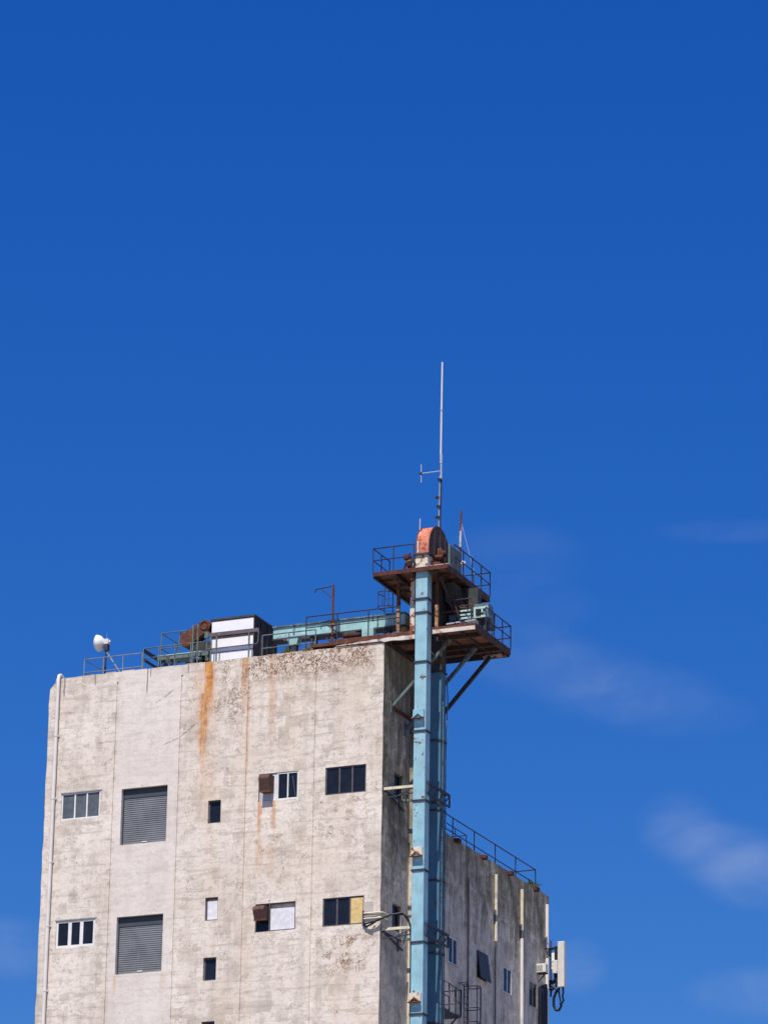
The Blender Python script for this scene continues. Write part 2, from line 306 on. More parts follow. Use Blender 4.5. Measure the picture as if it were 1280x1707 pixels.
# ---------------------------------------------------------------- mesh helpers
class MB:
    def __init__(s): s.v = []; s.f = []; s.sm = []
    def add(s, vs, fs, smooth=False):
        o = len(s.v); s.v += [Vector(p) for p in vs]
        for f in fs: s.f.append([i + o for i in f]); s.sm.append(smooth)
        return s
    def box(s, x0, x1, y0, y1, z0, z1):
        x0, x1 = sorted((x0, x1)); y0, y1 = sorted((y0, y1)); z0, z1 = sorted((z0, z1))
        return s.add([(x0, y0, z0), (x1, y0, z0), (x1, y1, z0), (x0, y1, z0), (x0, y0, z1), (x1, y0, z1), (x1, y1, z1), (x0, y1, z1)],
                     [(3, 2, 1, 0), (4, 5, 6, 7), (0, 1, 5, 4), (1, 2, 6, 5), (2, 3, 7, 6), (3, 0, 4, 7)])
    def bar(s, a, b, w, h=None, roll=0.0):
        a, b = Vector(a), Vector(b); h = h or w; d = (b - a).normalized()
        ref = Vector((0, 0, 1)) if abs(d.z) < .98 else Vector((0, 1, 0))
        e1 = d.cross(ref).normalized(); e2 = e1.cross(d)
        vs = []
        for p in (a, b):
            for i, j in ((-1, -1), (1, -1), (1, 1), (-1, 1)): vs.append(p + e1 * i * w / 2 + e2 * j * h / 2)
        return s.add(vs, [(0, 1, 2, 3), (7, 6, 5, 4), (0, 4, 5, 1), (1, 5, 6, 2), (2, 6, 7, 3), (3, 7, 4, 0)])
    def angle(s, a, b, w, t=.012, sgn=1):
        """L-section between two points"""
        a, b = Vector(a), Vector(b); d = (b - a).normalized()
        ref = Vector((0, 0, 1)) if abs(d.z) < .98 else Vector((0, 1, 0))
        e1 = d.cross(ref).normalized() * sgn; e2 = Vector(ref - d * ref.dot(d)).normalized()
        prof = [(0, 0), (w, 0), (w, -t), (t, -t), (t, -w), (0, -w)]
        vs = [p + e1 * (i - w / 2) + e2 * (j + w / 2) for p in (a, b) for i, j in prof]
        fs = [tuple(range(6)), tuple(range(11, 5, -1))] + [(k, k + 6, (k + 1) % 6 + 6, (k + 1) % 6) for k in range(6)]
        return s.add(vs, fs)
    def tube(s, pts, r, n=8, cap=True):
        pts = [Vector(p) for p in pts]; rings = []
        rr = r if isinstance(r, (list, tuple)) else [r] * len(pts)
        e = None
        for i, p in enumerate(pts):
            d = (pts[min(i + 1, len(pts) - 1)] - pts[max(i - 1, 0)]).normalized()
            if e is None:
                ref = Vector((0, 0, 1)) if abs(d.z) < .9 else Vector((1, 0, 0)); e = d.cross(ref).normalized()
            e = (e - d * e.dot(d)).normalized(); f = d.cross(e)
            rings.append([p + (e * math.cos(2 * math.pi * k / n) + f * math.sin(2 * math.pi * k / n)) * rr[i] for k in range(n)])
        vs = [v for q in rings for v in q]; fs = []
        for i in range(len(pts) - 1):
            for k in range(n): fs.append((i * n + k, i * n + (k + 1) % n, (i + 1) * n + (k + 1) % n, (i + 1) * n + k))
        s.add(vs, fs, True)
        if cap: s.add(rings[0], [tuple(range(n - 1, -1, -1))]); s.add(rings[-1], [tuple(range(n))])
        return s
    def lathe(s, origin, axis, prof, n=28):
        """prof: list of (distance along axis, radius)"""
        o = Vector(origin); d = Vector(axis).normalized()
        ref = Vector((0, 0, 1)) if abs(d.z) < .9 else Vector((1, 0, 0)); e = d.cross(ref).normalized(); f = d.cross(e)
        vs = [o + d * t + (e * math.cos(2 * math.pi * k / n) + f * math.sin(2 * math.pi * k / n)) * r for t, r in prof for k in range(n)]
        fs = [(i * n + k, i * n + (k + 1) % n, (i + 1) * n + (k + 1) % n, (i + 1) * n + k) for i in range(len(prof) - 1) for k in range(n)]
        return s.add(vs, fs, True)
    def prism(s, poly, axis, a, b):
        """poly in the two other axes, extruded along axis from a to b"""
        def mk(p, t):
            return {0: (t, p[0], p[1]), 1: (p[0], t, p[1]), 2: (p[0], p[1], t)}[axis]
        n = len(poly); vs = [mk(p, a) for p in poly] + [mk(p, b) for p in poly]
        return s.add(vs, [tuple(range(n)), tuple(range(2 * n - 1, n - 1, -1))] + [(k, k + n, (k + 1) % n + n, (k + 1) % n) for k in range(n)])
    def build(s, name, m, parent=None, bevel=0, raw=False, origin=None):
        me = bpy.data.meshes.new(name)
        off = Vector(origin) if origin is not None else Vector((0, 0, 0))
        me.from_pydata([tuple(v - off) for v in s.v], [], s.f); me.polygons.foreach_set('use_smooth', s.sm)
        if not raw:
            b = bmesh.new(); b.from_mesh(me)
            bmesh.ops.recalc_face_normals(b, faces=b.faces); b.to_mesh(b and me); b.free()
        me.materials.append(M[m] if isinstance(m, str) else m); me.update()
        o = bpy.data.objects.new(name, me); COL.objects.link(o); o.location = off
        if parent is not None:
            o.parent = parent; o.matrix_parent_inverse = Matrix.Identity(4)
            o.location = off - world(parent)
        if bevel:
            md = o.modifiers.new('bevel', 'BEVEL'); md.width = bevel; md.segments = 2; md.limit_method = 'ANGLE'
        return o
def world(o):
    v = o.location.copy()
    while o.parent: o = o.parent; v += o.location
    return v
def tag(o, label, cat, group=None, kind=None):
    o['label'] = label; o['category'] = cat
    if group: o['group'] = group
    if kind: o['kind'] = kind
    return o
def thing(name, loc, label, cat, group=None):
    o = bpy.data.objects.new(name, None); COL.objects.link(o); o.location = loc; o.empty_display_size = .3
    return tag(o, label, cat, group)
def part(mb, name, m, parent, bevel=0, label=None):
    o = mb.build(name, m, parent, bevel)
    # mesh data is in world metres; shift so that it sits right under its parent
    w = world(parent)
    for v in o.data.vertices: v.co -= w
    o.location = (0, 0, 0)
    if label: o['label'] = label
    # wall material etc. read Object coordinates, harmless for metalwork
    return o
def dupe(root, off, label=None):
    """copy of a thing with its parts and sub-parts, moved by off"""
    def cp(o, p):
        c = o.copy(); COL.objects.link(c); c.parent = p
        if p is not None: c.matrix_parent_inverse = Matrix.Identity(4)
        for ch in list(o.children): cp(ch, c)
        return c
    r = cp(root, root.parent); r.location = root.location + Vector(off)
    if label: r['label'] = label
    return r

# ---------------------------------------------------------------- ground
gmb = MB(); gmb.add([(-3000, -3000, 0), (3000, -3000, 0), (3000, 3000, 0), (-3000, 3000, 0)], [(0, 1, 2, 3)])
o = gmb.build('ground', 'ground', raw=True); o['kind'] = 'structure'
gmb = MB(); gmb.add([(-60, -30, .004), (60, -30, .004), (60, -12, .004), (-60, -12, .004)], [(0, 1, 2, 3)])
o = gmb.build('road', 'asphalt', raw=True); o['kind'] = 'structure'

# ---------------------------------------------------------------- the concrete building
H, H2 = 51.93, 44.85            # tower roof, rear block roof
XL, YT, YR = -17.0, 5.6, 20.85  # left end of the front wall, end of tower, end of rear block
BLD = thing('concrete_building', (-8.5, 0, 0), 'tall stained concrete mill building with roller shutters and a lower rear block', 'building')

def hsh(x, y, z):
    return math.sin(x * 3.1 + z * 1.7 + 1) * .4 + math.sin(z * 5.3 + x * 7.7 + y * 4.1) * .35 + math.sin(z * 13.1 + x * 17.3 + y * 11) * .25
def jit(p):
    x, y, z = p
    if z > H - .01:
        z -= .02 + .035 * (1 + hsh(x, y, 0)) + .02 * (1 + hsh(x * 2.7 + 3, y, 1))
        if x < XL + .6: z -= (XL + .6 - x) * .75
    elif abs(z - H2) < .01 and y > YT: z -= .04 * (1 + hsh(x, y, 0))
    if x > -.001 and y < .001: x -= .018 * (1 + hsh(0, 0, z * 1.3)); y += .012 * (1 + hsh(2, 0, z * 1.1))
    if x < XL + .001: x += .03 * (1 + hsh(0, 0, z))
    return (x, y, z)
def wall(mb, side, a0, a1, z0, z1, holes, step=.8):
    """sheet in plane y=0 (side 'A', a=x) or x=0 (side 'B', a=y); holes: (a0,a1,z0,z1,depth)"""
    ca = {a0, a1}; cz = {z0, z1}
    for h in holes:
        ca |= {max(a0, min(a1, h[0])), max(a0, min(a1, h[1]))}; cz |= {max(z0, min(z1, h[2])), max(z0, min(z1, h[3]))}
    def fill(c, lo):
        c = sorted(c); out = []
        for p, q_ in zip(c, c[1:]):
            n = max(1, int(math.ceil((q_ - p) / (step if p > lo else 6)))); out += [p + (q_ - p) * i / n for i in range(n)]
        return out + [c[-1]]
    if side == 'A': ca |= {XL + .25, XL + .55}
    A = fill(ca, -1e9); Z = fill(cz, 30)
    pt = (lambda a, z, d=0: jit((a, d, z))) if side == 'A' else (lambda a, z, d=0: jit((-d, a, z)))
    idx = {}; vs = []; fs = []
    def vi(a, z, d=0):
        k = (round(a, 4), round(z, 4), round(d, 4))
        if k not in idx: idx[k] = len(vs); vs.append(pt(a, z, d))
        return idx[k]
    for i in range(len(A) - 1):
        for j in range(len(Z) - 1):
            ma, mz = (A[i] + A[i + 1]) / 2, (Z[j] + Z[j + 1]) / 2
            d = 0
            for h in holes:
                if h[0] < ma < h[1] and h[2] < mz < h[3]: d = max(d, h[4])
            def dep(a, z):
                r = 0
                for h in holes:
                    if h[0] < a < h[1] and h[2] < z < h[3]: r = max(r, h[4])
                return r
            fs.append((vi(A[i], Z[j], d), vi(A[i + 1], Z[j], d), vi(A[i + 1], Z[j + 1], d), vi(A[i], Z[j + 1], d)))
            if i + 2 < len(A):
                d2 = dep((A[i + 1] + A[i + 2]) / 2, mz)
                if d2 != d: fs.append((vi(A[i + 1], Z[j], d), vi(A[i + 1], Z[j], d2), vi(A[i + 1], Z[j + 1], d2), vi(A[i + 1], Z[j + 1], d)))
            if j + 2 < len(Z):
                d2 = dep(ma, (Z[j + 1] + Z[j + 2]) / 2)
                if d2 != d: fs.append((vi(A[i], Z[j + 1], d), vi(A[i + 1], Z[j + 1], d), vi(A[i + 1], Z[j + 1], d2), vi(A[i], Z[j + 1], d2)))
    mb.add(vs, fs)

floors = [46.26 - 6.0 * k for k in range(8)]        # window-head level of every floor
gro = [-13.42, -10.1, -6.7, -3.33]
holesA = [(g_ - .036, g_ + .036, .3, 51.38, .05) for g_ in gro]
WD = .16; SD = .27
for k, zt in enumerate(floors):
    holesA.append((-16.1, -14.1, zt - 1.26, zt, WD))
    holesA.append((-13.0, -10.66, zt - 2.7, zt - .05, SD))
    holesA.append((-2.79, -.8, zt - 1.28, zt, WD))
    holesA.append((-6.08, -4.11, zt - 1.28, zt, WD))
SW = [(44.19, 45.26), (39.70, 40.76), (36.96, 38.01), (34.05, 35.12), (30.2, 31.3), (26.0, 27.1)]
for z0, z1 in SW: holesA.append((-8.58, -7.94, z0, z1, .2))
holesB1 = [(3.33 - .028, 3.33 + .028, .3, 44, .04)]
for zt in floors: holesB1.append((1.31, 2.3, zt - 1.3, zt - .08, .22))
groB = [10.16, 13.57, 16.96]
holesB2 = [(g_ - .03, g_ + .03, .3, 44.2, .05) for g_ in groB]
BW = [(7.9, 8.98), (11.38, 12.6), (14.76, 15.85), (18.14, 19.21)]
for zt in floors[1:]:
    for a, b_ in BW: holesB2.append((a, b_, zt - 1.42, zt - .18, .10))
wmb = MB()
wall(wmb, 'A', XL, 0, 0, H, holesA)
wall(wmb, 'B', 0, YT, 0, H, holesB1)
wall(wmb, 'B', YT, YR, 0, H2, holesB2)
# remaining outer faces (left end, back, tower back)
def quad(mb, *p): mb.add([jit(q_) for q_ in p], [(0, 1, 2, 3)])
def strip(mb, x, y0, y1, z0, z1, n=60):
    for i in range(n):
        a, b_ = z0 + (z1 - z0) * i / n, z0 + (z1 - z0) * (i + 1) / n
        quad(mb, (x, y1, a), (x, y0, a), (x, y0, b_), (x, y1, b_))
strip(wmb, XL, 0, YT, 0, H); quad(wmb, (XL, YR, 0), (XL, YT, 0), (XL, YT, H2), (XL, YR, H2))
quad(wmb, (0, YR, 0), (XL, YR, 0), (XL, YR, H2), (0, YR, H2))
quad(wmb, (0, YT, H2), (XL, YT, H2), (XL, YT, H), (0, YT, H))
wo_ = part(wmb, 'wall', 'concrete', BLD)
# keep Object coordinates equal to building metres for the wall stain maps
for v in wo_.data.vertices: v.co += world(BLD)
wo_.location = -world(BLD)
rf = MB(); rf.box(XL + .2, -.2, .2, YT - .2, H - .5, H - .12); rf.box(XL + .2, -.2, YT + .02, YR - .2, H2 - .5, H2 - .12)
part(rf, 'roof', 'roofing', BLD)
cp_ = MB()   # worn kerb along the roof edge, in uneven lengths
x = XL + .3
cpx = []
while x < -.4:
    l = random.uniform(.25, .9); x1 = min(x + l, -.3)
    cp_.box(x, x1 - .004, .06, .34, H - .45, H - .035 + random.uniform(-.03, .03)); x = x1
def _pp(mb):
    o = part(mb, 'parapet', 'concrete', BLD)
    for v in o.data.vertices: v.co += world(BLD)
    o.location = -world(BLD)
_pp(cp_); cp_ = MB()
y = YT + .1
while y < YR - .5:
    l = random.uniform(.3, .9); cp_.box(-.34, -.05, y, y + l - .004, H2 - .4, H2 - .03 + random.uniform(-.03, .045)); y += l
_pp(cp_)
# chamfer block at the left corner head and pilaster beside the legs
pl = MB(); pl.box(.002, .24, 3.10, 3.60, 0, 50.6)
part(pl, 'pilaster', 'concrete', BLD)

def frame_rect(mb, a0, a1, z0, z1, w, d0, d1, side):
    def bx(p0, p1, q0, q1):
        if side == 'A': mb.box(p0, p1, d0, d1, q0, q1)
        else: mb.box(-d1, -d0, p0, p1, q0, q1)
    bx(a0, a1, z0, z0 + w); bx(a0, a1, z1 - w, z1); bx(a0, a0 + w, z0 + w, z1 - w); bx(a1 - w, a1, z0 + w, z1 - w)
def window(a0, a1, z0, z1, side='A', panes=3, fm='frame_white', fw=.06, mw=.06, depth=.10, gl='glass', skip=(), label=None, mull=None):
    e = .006; a0 += e; a1 -= e; z0 += e; z1 -= e
    f = MB(); frame_rect(f, a0, a1, z0, z1, fw, depth - .03, depth + .05, side)
    w = (a1 - a0 - 2 * fw); cell = w / panes
    for k in range(1, panes):
        c = a0 + fw + cell * k; mm = (mull[k - 1] if mull else mw)
        if side == 'A': f.box(c - mm / 2, c + mm / 2, depth - .025, depth + .045, z0 + fw, z1 - fw)
        else: f.box(-depth - .045, -depth + .025, c - mm / 2, c + mm / 2, z0 + fw, z1 - fw)
    root = part(f, 'window', fm, BLD, label=label)
    for k in range(panes):
        if k in skip: continue
        c0, c1 = a0 + fw + cell * k + .01, a0 + fw + cell * (k + 1) - .01
        p = MB()
        if side == 'A': p.box(c0, c1, depth + .01, depth + .02, z0 + fw, z1 - fw)
        else: p.box(-depth - .02, -depth - .01, c0, c1, z0 + fw, z1 - fw)
        part(p, 'pane', gl, root)
    return root
def sill(a0, a1, z, m='concrete', side='A'):
    s_ = MB()
    if side == 'A': s_.box(a0 - .03, a1 + .03, -.035, .09, z - .045, z - .002)
    else: s_.box(-.09, .035, a0 - .03, a1 + .03, z - .045, z - .002)
    return s_
def board(parent, x0, x1, z0, z1, m, y=.07, name='board', label=None):
    b = MB(); b.box(x0, x1, y, y + .02, z0, z1); return part(b, name, m, parent, label=label)

for k, zt in enumerate(floors[:3] if True else floors):
    # left column, three lights
    w = window(-16.1, -14.1, zt - 1.26, zt, panes=3, fm='frame_white', fw=.06 if k == 0 else .10, mw=.07 if k == 0 else .17, gl='glass_pale' if k == 0 else 'glass', depth=.06, label='white framed window of three lights')
    h = MB(); h.box(-16.14, -14.02, -.03, .05, zt + .004, zt + .05); part(h, 'lintel', 'frame_grey', w)
    # roller shutter
    fr = MB(); frame_rect(fr, -12.995, -10.665, zt - 2.695, zt - .055, .045, .16, .262, 'A'); sh = part(fr, 'roller_shutter', 'shutter_dark', BLD)
    sl = MB(); n = 22; z0 = zt - 2.62; z1 = zt - .48; st = (z1 - z0) / n
    poly = []
    for i in range(n):
        b_ = z0 + i * st
        poly += [(.225, b_), (.195, b_ + st * .25), (.195, b_ + st * .7), (.225, b_ + st * .98)]
    poly += [(.255, z1), (.255, z0)]
    sl.prism(poly, 0, -12.94, -10.72)
    part(sl, 'curtain', 'shutter', sh)
    cs = MB(); cs.box(-12.94, -10.72, .17, .26, zt - .48, zt - .12); part(cs, 'shutter_dark', 'shutter_dark', sh)  # dark strip at the curtain head: recess shadow put in as colour
    bb = MB(); bb.box(-12.93, -10.73, .19, .25, zt - 2.69, zt - 2.615); part(bb, 'bottom_bar', 'frame_grey', sh)
    hd = MB(); hd.box(-11.95, -11.70, .16, .19, zt - 2.60, zt - 2.56); part(hd, 'handle', 'frame_white', sh)
    # right column, three dark lights
    w = window(-2.79, -.8, zt - 1.28, zt, panes=3, fm='frame_dark' , fw=.055, mw=.075, depth=.07, skip=(2,) if k == 1 else (), label='dark framed window with its right light boarded over in yellow' if k == 1 else None)
    if k == 1: board(w, -1.475, -.87, zt - 1.235, zt - .07, 'board_yellow', .05)
    # small stair window
    # vent-hood windows
    zb = zt - 1.28
    if k != 1:
        w = window(-5.18, -4.11, zb, zt, panes=2, fm='frame_white', fw=.065, mw=.06, depth=.06, label='two light white framed window beside a rusty vent hood')
        bp = MB(); bp.box(-6.05, -5.44, .06, .09, zb + .02, zb + .62); part(bp, 'infill_panel', 'board_shaded', w)  # white panel greyed: the vent hood's shadow put into its colour
        bp = MB(); bp.box(-5.44, -5.19, .05, .09, zb + .01, zt - .02); part(bp, 'filler', 'board_white', w)
        bp = MB(); bp.box(-6.06, -5.46, .08, .10, zb + .64, zt - .02); part(bp, 'backing', 'interior', w)
        bp = MB(); bp.bar((-4.42, .055, zt - .22), (-4.27, .055, zb + .14), .03, .02); part(bp, 'stay', 'glass_pale', w)
        hx0, hx1, dep = -5.84, -5.33, .56
    else:
        f = MB(); frame_rect(f, -6.07, -4.12, zb + .006, zt - .006, .045, .03, .12, 'A'); f.box(-5.42, -5.36, .03, .12, zb + .05, zt - .05)
        w = part(f, 'window', 'frame_dark', BLD, label='window boarded white beside a small vent hood')
        board(w, -5.35, -4.17, zb + .055, zt - .25, 'board_white', .06)
        bp = MB(); bp.box(-6.02, -5.43, .11, .13, zb + .05, zt - .05); part(bp, 'pane', 'glass', w)
        hx0, hx1, dep = -6.0, -5.46, .46
    hp = MB(); n = 7; zt2 = zt - .14; hh = .80 if k != 1 else .66
    prof = [(.05, zt2)] + [(-dep + .22 - .22 * math.sin(i / n * math.pi / 2), zt2 - .22 + .22 * math.cos(i / n * math.pi / 2)) for i in range(n + 1)]
    prof += [(-dep + .20, zt2 - hh), (.05, zt2 - hh + .02)]
    hp.prism(prof, 0, hx0, hx1)
    vh = part(hp, 'vent_hood', 'brown_hood', BLD, label='rusty brown vent hood')
    lp = MB(); lp.box(hx0 - .02, hx1 + .02, -dep + .175, -dep + .195, zt2 - hh - .02, zt2 - hh + .05); part(lp, 'hood_lip', 'rust', vh)
for i, (z0, z1) in enumerate(SW[:4]):
    if i == 1:
        w = window(-8.58, -7.94, z0, z1, panes=1, fm='frame_dark', fw=.05, depth=.12, skip=(0,), label='small window boarded white')
        board(w, -8.50, -7.99, z0 + .05, z1 - .15, 'board_white', .10)
    else:
        window(-8.58, -7.94, z0, z1, panes=1, fm='frame_dark', fw=.06, depth=.14, gl='glass' if i else 'glass')
for k, zt in enumerate(floors[:3]):
    window(1.31, 2.3, zt - 1.3, zt - .08, side='B', panes=1, fm='frame_dark', fw=.05, depth=.16)
for k, zt in enumerate(floors[1:3]):
    for i, (a, b_) in enumerate(BW):
        if i == 1:
            # dark flap hinged at its head and pushed open
            fm_ = MB(); frame_rect(fm_, a + .005, b_ - .005, zt - 1.415, zt - .185, .05, -.01, .08, 'B')
            w = part(fm_, 'window', 'frame_dark', BLD, label='black top hung window flap pushed open')
            fl = MB(); fl.prism([(a - .02, zt - .14), (a + .02, zt - 1.38), (b_ + .06, zt - 1.46), (b_ + .02, zt - .14)], 0, 0, .05)
            for v in fl.v: v.x += .02 + (zt - .16 - v.z) * .12
            part(fl, 'flap', 'shutter_dark', w)
            bk = MB(); bk.box(-.095, -.085, a + .05, b_ - .05, zt - 1.37, zt - .23); part(bk, 'backing', 'interior', w)
        else:
            w = window(a, b_, zt - 1.42, zt - .18, side='B', panes=2, fm='frame_white' if i != 3 else 'frame_grey', fw=.05, mw=.06, depth=.035, gl='glass')
            s_ = sill(a, b_, zt - 1.42, side='B'); part(s_, 'sill', 'frame_grey', w)

# downpipes on the walls
def pipe_part(pts, r, m, label=None, name='downpipe', n=12):
    p = MB(); p.tube(pts, r, n); return part(p, name, m, BLD, label=label)
dp = pipe_part([(-16.47, .35, 51.95), (-16.47, .05, 52.03), (-16.47, -.08, 51.97), (-16.47, -.13, 51.8), (-16.47, -.13, 51.3), (-16.47, -.13, 30), (-16.47, -.13, .2)], .085, 'pipe_white', 'white downpipe at the left corner')
for z in [49.0 - 3.0 * k for k in range(15)]:
    c = MB(); c.tube([(-16.47, -.13, z), (-16.47, -.13, z + .12)], .097, 12)
    c.box(-16.60, -16.34, -.06, .0, z + .02, z + .09)
    part(c, 'collar', 'pipe_white', dp)
def sidepipe(y, z0, z1, m='pipe_cream', r=.075):
    pipe_part([(.09, y, z0), (.09, y, z1)], r, m, 'cream downpipe')
sidepipe(13.57, 42.25, 44.23); sidepipe(13.57, 41.0, 41.95)
sidepipe(16.96, 42.25, 44.27, r=.085); sidepipe(16.96, .2, 41.85, 'pipe_white', .085)
sidepipe(20.36, 42.1, 44.28, 'pipe_white', .085); sidepipe(20.36, .2, 41.6, 'pipe_white', .085)
for y, z0, z1 in ((13.57, 41.95, 42.25), (13.57, .2, 41.0), (16.96, 41.85, 42.25), (20.36, 41.6, 42.1), (10.16, 35, 43.3)):  # dark grey lengths; below the first cream pipe, platform shade put into colour
    c = MB(); c.tube([(.07, y, z0), (.07, y, z1)], .035 if z1 - z0 > 2 else .095, 10); part(c, 'grey_pipe_length', 'pipe_grey', BLD)
# red roof outlets under the rear roof edge
for px, py in ((763.5, 1402.7), (807.7, 1431), (851.4, 1458), (894.5, 1485)):
    y = PX(px, py, .15).y
    c = MB(); c.box(.003, .26, y - .17, y + .17, H2 - .26, H2 - .06); o = part(c, 'roof_outlet', 'scupper', BLD, bevel=.03)
# pale patch and conduit clips by the corner
pt = MB(); pt.box(-.82, -.36, -.006, -.001, 39.52, 39.95); part(pt, 'repair_patch', 'patch', BLD)

# ---------------------------------------------------------------- bucket elevator
ELX0, ELX1 = 1.585, 2.150
EL = thing('bucket_elevator', (1.87, .9, 0), 'light blue twin leg bucket elevator rising beside the tower, with a rusty orange head', 'bucket elevator')
FY0, FY1, RY0, RY1 = -.25, .27, 1.52, 2.08
def casing(y0, y1, z0, z1, name, m): 
    c = MB(); c.box(ELX0, ELX1, y0, y1, z0, z1); return part(c, name, m, EL, bevel=.012)
fl_f = [53.63, 52.98, 50.67, 47.46, 44.27, 41.12, 37.9, 34.72, 31.5, 28.3, 25.1, 21.9, 18.7, 15.5, 12.3, 9.1, 5.9, 2.7]
fl_r = [53.9, 50.70, 47.49, 44.27, 41.07, 37.79, 34.67, 31.5, 28.3, 25.1, 21.9, 18.7, 15.5, 12.3, 9.1, 5.9, 2.7]
def sections(y0, y1, fl, m):
    zs = [55.0] + fl + [.4]
    for a, b_ in zip(zs, zs[1:]):
        c = MB(); dx = random.uniform(-.012, .012); c.box(ELX0 + dx, ELX1 + dx, y0, y1, b_ + .035, a - .035)
        o = part(c, 'casing', 'blue_dark' if (m == 'blue_shaded' and b_ > 50) else m, EL, bevel=.01)
    for z in fl:
        c = MB(); c.box(ELX0 - .05, ELX1 + .055, y0 - .05, y1 + .055, z - .042, z + .042)
        if z > 30:
            for i in range(4): c.tube([(ELX0 + .07 + i * .14, y0 - .065, z + .012), (ELX0 + .07 + i * .14, y0 - .045, z + .012)], .016, 6)
        part(c, 'flange', 'flange', EL)
sections(FY0, FY1, fl_f, 'blue'); sections(RY0, RY1, fl_r, 'blue_shaded')
# service trunk running down behind the rear leg: thin pale conduit on the rear leg's front face and cables at its back
c = MB(); c.tube([(2.20, 1.66, 49.6), (2.20, 1.66, 30)], .028, 8); c.tube([(2.17, 2.11, 50.6), (2.24, 2.11, 49.4), (2.17, 2.11, 48.0), (2.17, 2.11, 30)], .03, 8)
part(c, 'conduit', 'flange_blue', EL)
# inspection hatches with little pitched rain hoods
for z in (48.02, 41.72, 35.22, 28.8):
    h = MB(); h.prism([(ELX0 - .03, z), (ELX1 - .06, z), (ELX1 - .06, z + .42), (ELX0 - .01, z + .42)], 1, FY0 - .10, FY0 - .005)
    ho = part(h, 'hatch', 'blue' if z > 45 else 'chipped_white', EL, bevel=.01)
    r_ = MB(); cx = (ELX0 + ELX1) / 2 - .04
    r_.bar((cx - .27, FY0 - .13, z + .02), (cx, FY0 - .13, z + .22), .10, .03); r_.bar((cx, FY0 - .13, z + .22), (cx + .27, FY0 - .13, z + .02), .10, .03)
    part(r_, 'rain_hood', 'blue' if z > 45 else 'rust_light', ho)
    r_ = MB(); r_.box(ELX0 - .05, ELX1 - .03, FY0 - .24, FY0 - .10, z - .03, z + .0); part(r_, 'hatch_lip', 'rust', ho)
# screws and chips
c = MB()
for px, py in ((694, 1342), (691, 1349), (695, 1355), (693, 1360), (690.5, 1402)):
    p = PY(px, py, FY0); c.tube([(p.x, FY0 - .012, p.z), (p.x, FY0 + .0, p.z)], .025, 8)
part(c, 'screws', 'rust', EL)
# head: lower box, arched hood with ribs, flat sides
hb = MB(); hb.box(1.57, 2.17, -.27, 2.15, 55.09, 55.72); part(hb, 'head_box', 'chipped_white', EL, bevel=.01)
cyc, czc, rad = .93, 56.12, 1.2
def arch(rad, n=22, base=55.74, y0=None, y1=None):
    pts = [(cyc - rad, base)]
    pts += [(cyc - rad * math.cos(i / n * math.pi), czc + rad * math.sin(i / n * math.pi)) for i in range(n + 1)]
    pts += [(cyc + rad, base)]
    return pts
hd = MB(); hd.prism(arch(rad), 0, 1.60, 2.20)
head = part(hd, 'head_hood', 'hood_red', EL, bevel=.012)
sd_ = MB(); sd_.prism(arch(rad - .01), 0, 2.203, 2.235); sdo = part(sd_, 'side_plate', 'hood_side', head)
rb = MB()
for x in (1.585, 2.225):
    n = 22; a = arch(rad + .03); b2 = arch(rad - .05)
    vs = [(x, *p) for p in a] + [(x, *p) for p in b2] + [(x + .03, *p) for p in a] + [(x + .03, *p) for p in b2]; k = len(a)
    fs = []
    for i in range(k - 1): fs += [(i, i + 1, k + i + 1, k + i), (2 * k + i, 3 * k + i, 3 * k + i + 1, 2 * k + i + 1), (i, 2 * k + i, 2 * k + i + 1, i + 1), (k + i, k + i + 1, 3 * k + i + 1, 3 * k + i)]
    rb.add(vs, fs)
part(rb, 'rim', 'rust', head)
rb = MB()
for yy, z1 in ((.35, 57.15), (1.0, 57.3), (1.6, 57.05)): rb.box(2.236, 2.275, yy - .025, yy + .025, 55.3, z1)
rb.box(2.236, 2.275, -.2, 2.1, 55.72, 55.80)
part(rb, 'side_ribs', 'rust_beam', head)
rb = MB(); rb.box(1.52, 2.25, -.36, 2.2, 55.69, 55.77); part(rb, 'head_flange', 'flange', head)
rb = MB(); rb.lathe((2.236, .93, 56.05), (1, 0, 0), [(0, 0.001), (0, .3), (.10, .3), (.12, .16), (.3, .15), (.32, .001)], 18); part(rb, 'shaft_bearing', 'rust', head)
rb = MB(); rb.bar((1.72, -.33, 55.8), (1.72, -.33, 56.35), .07, .05); rb.tube([(1.66, .0, 57.0), (1.655, .02, 57.55)], .022, 6); part(rb, 'lifting_lug', 'edge_white', head)
# drive motor and gearbox left of the head
mo = MB(); mo.lathe((.95, .25, 55.52), (1, 0, .1), [(0, .001), (0, .17), (.06, .22), (.38, .22), (.42, .14), (.6, .12), (.6, .001)], 16); dm = part(mo, 'drive_motor', 'rust_light', EL)
mo = MB()
for i in range(7): mo.lathe((1.02 + i * .045, .25, 55.53), (1, 0, .1), [(0, .21), (0, .25), (.015, .25), (.015, .21)], 16)
part(mo, 'cooling_fins', 'rust', dm)
mo = MB(); mo.box(1.28, 1.56, .02, .55, 55.12, 55.68); mo.box(1.0, 1.5, .1, .5, 55.08, 55.28); part(mo, 'gearbox', 'rust', EL, bevel=.03)
mo = MB(); mo.tube([(1.50, -.2, 55.1), (1.46, -.22, 55.35), (1.52, -.2, 55.45), (1.6, -.15, 55.46)], .045, 8); part(mo, 'drain_pipe', 'edge_white', EL)
mo = MB(); mo.box(.78, 1.30, .35, .75, 55.08, 55.30); mo.box(.86, 1.12, .0, .28, 55.72, 55.92); mo.bar((.80, .1, 55.1), (1.05, .1, 55.75), .07); mo.bar((1.35, -.05, 55.1), (1.2, -.05, 55.95), .06)
part(mo, 'motor_mount', 'rust_dark', EL)
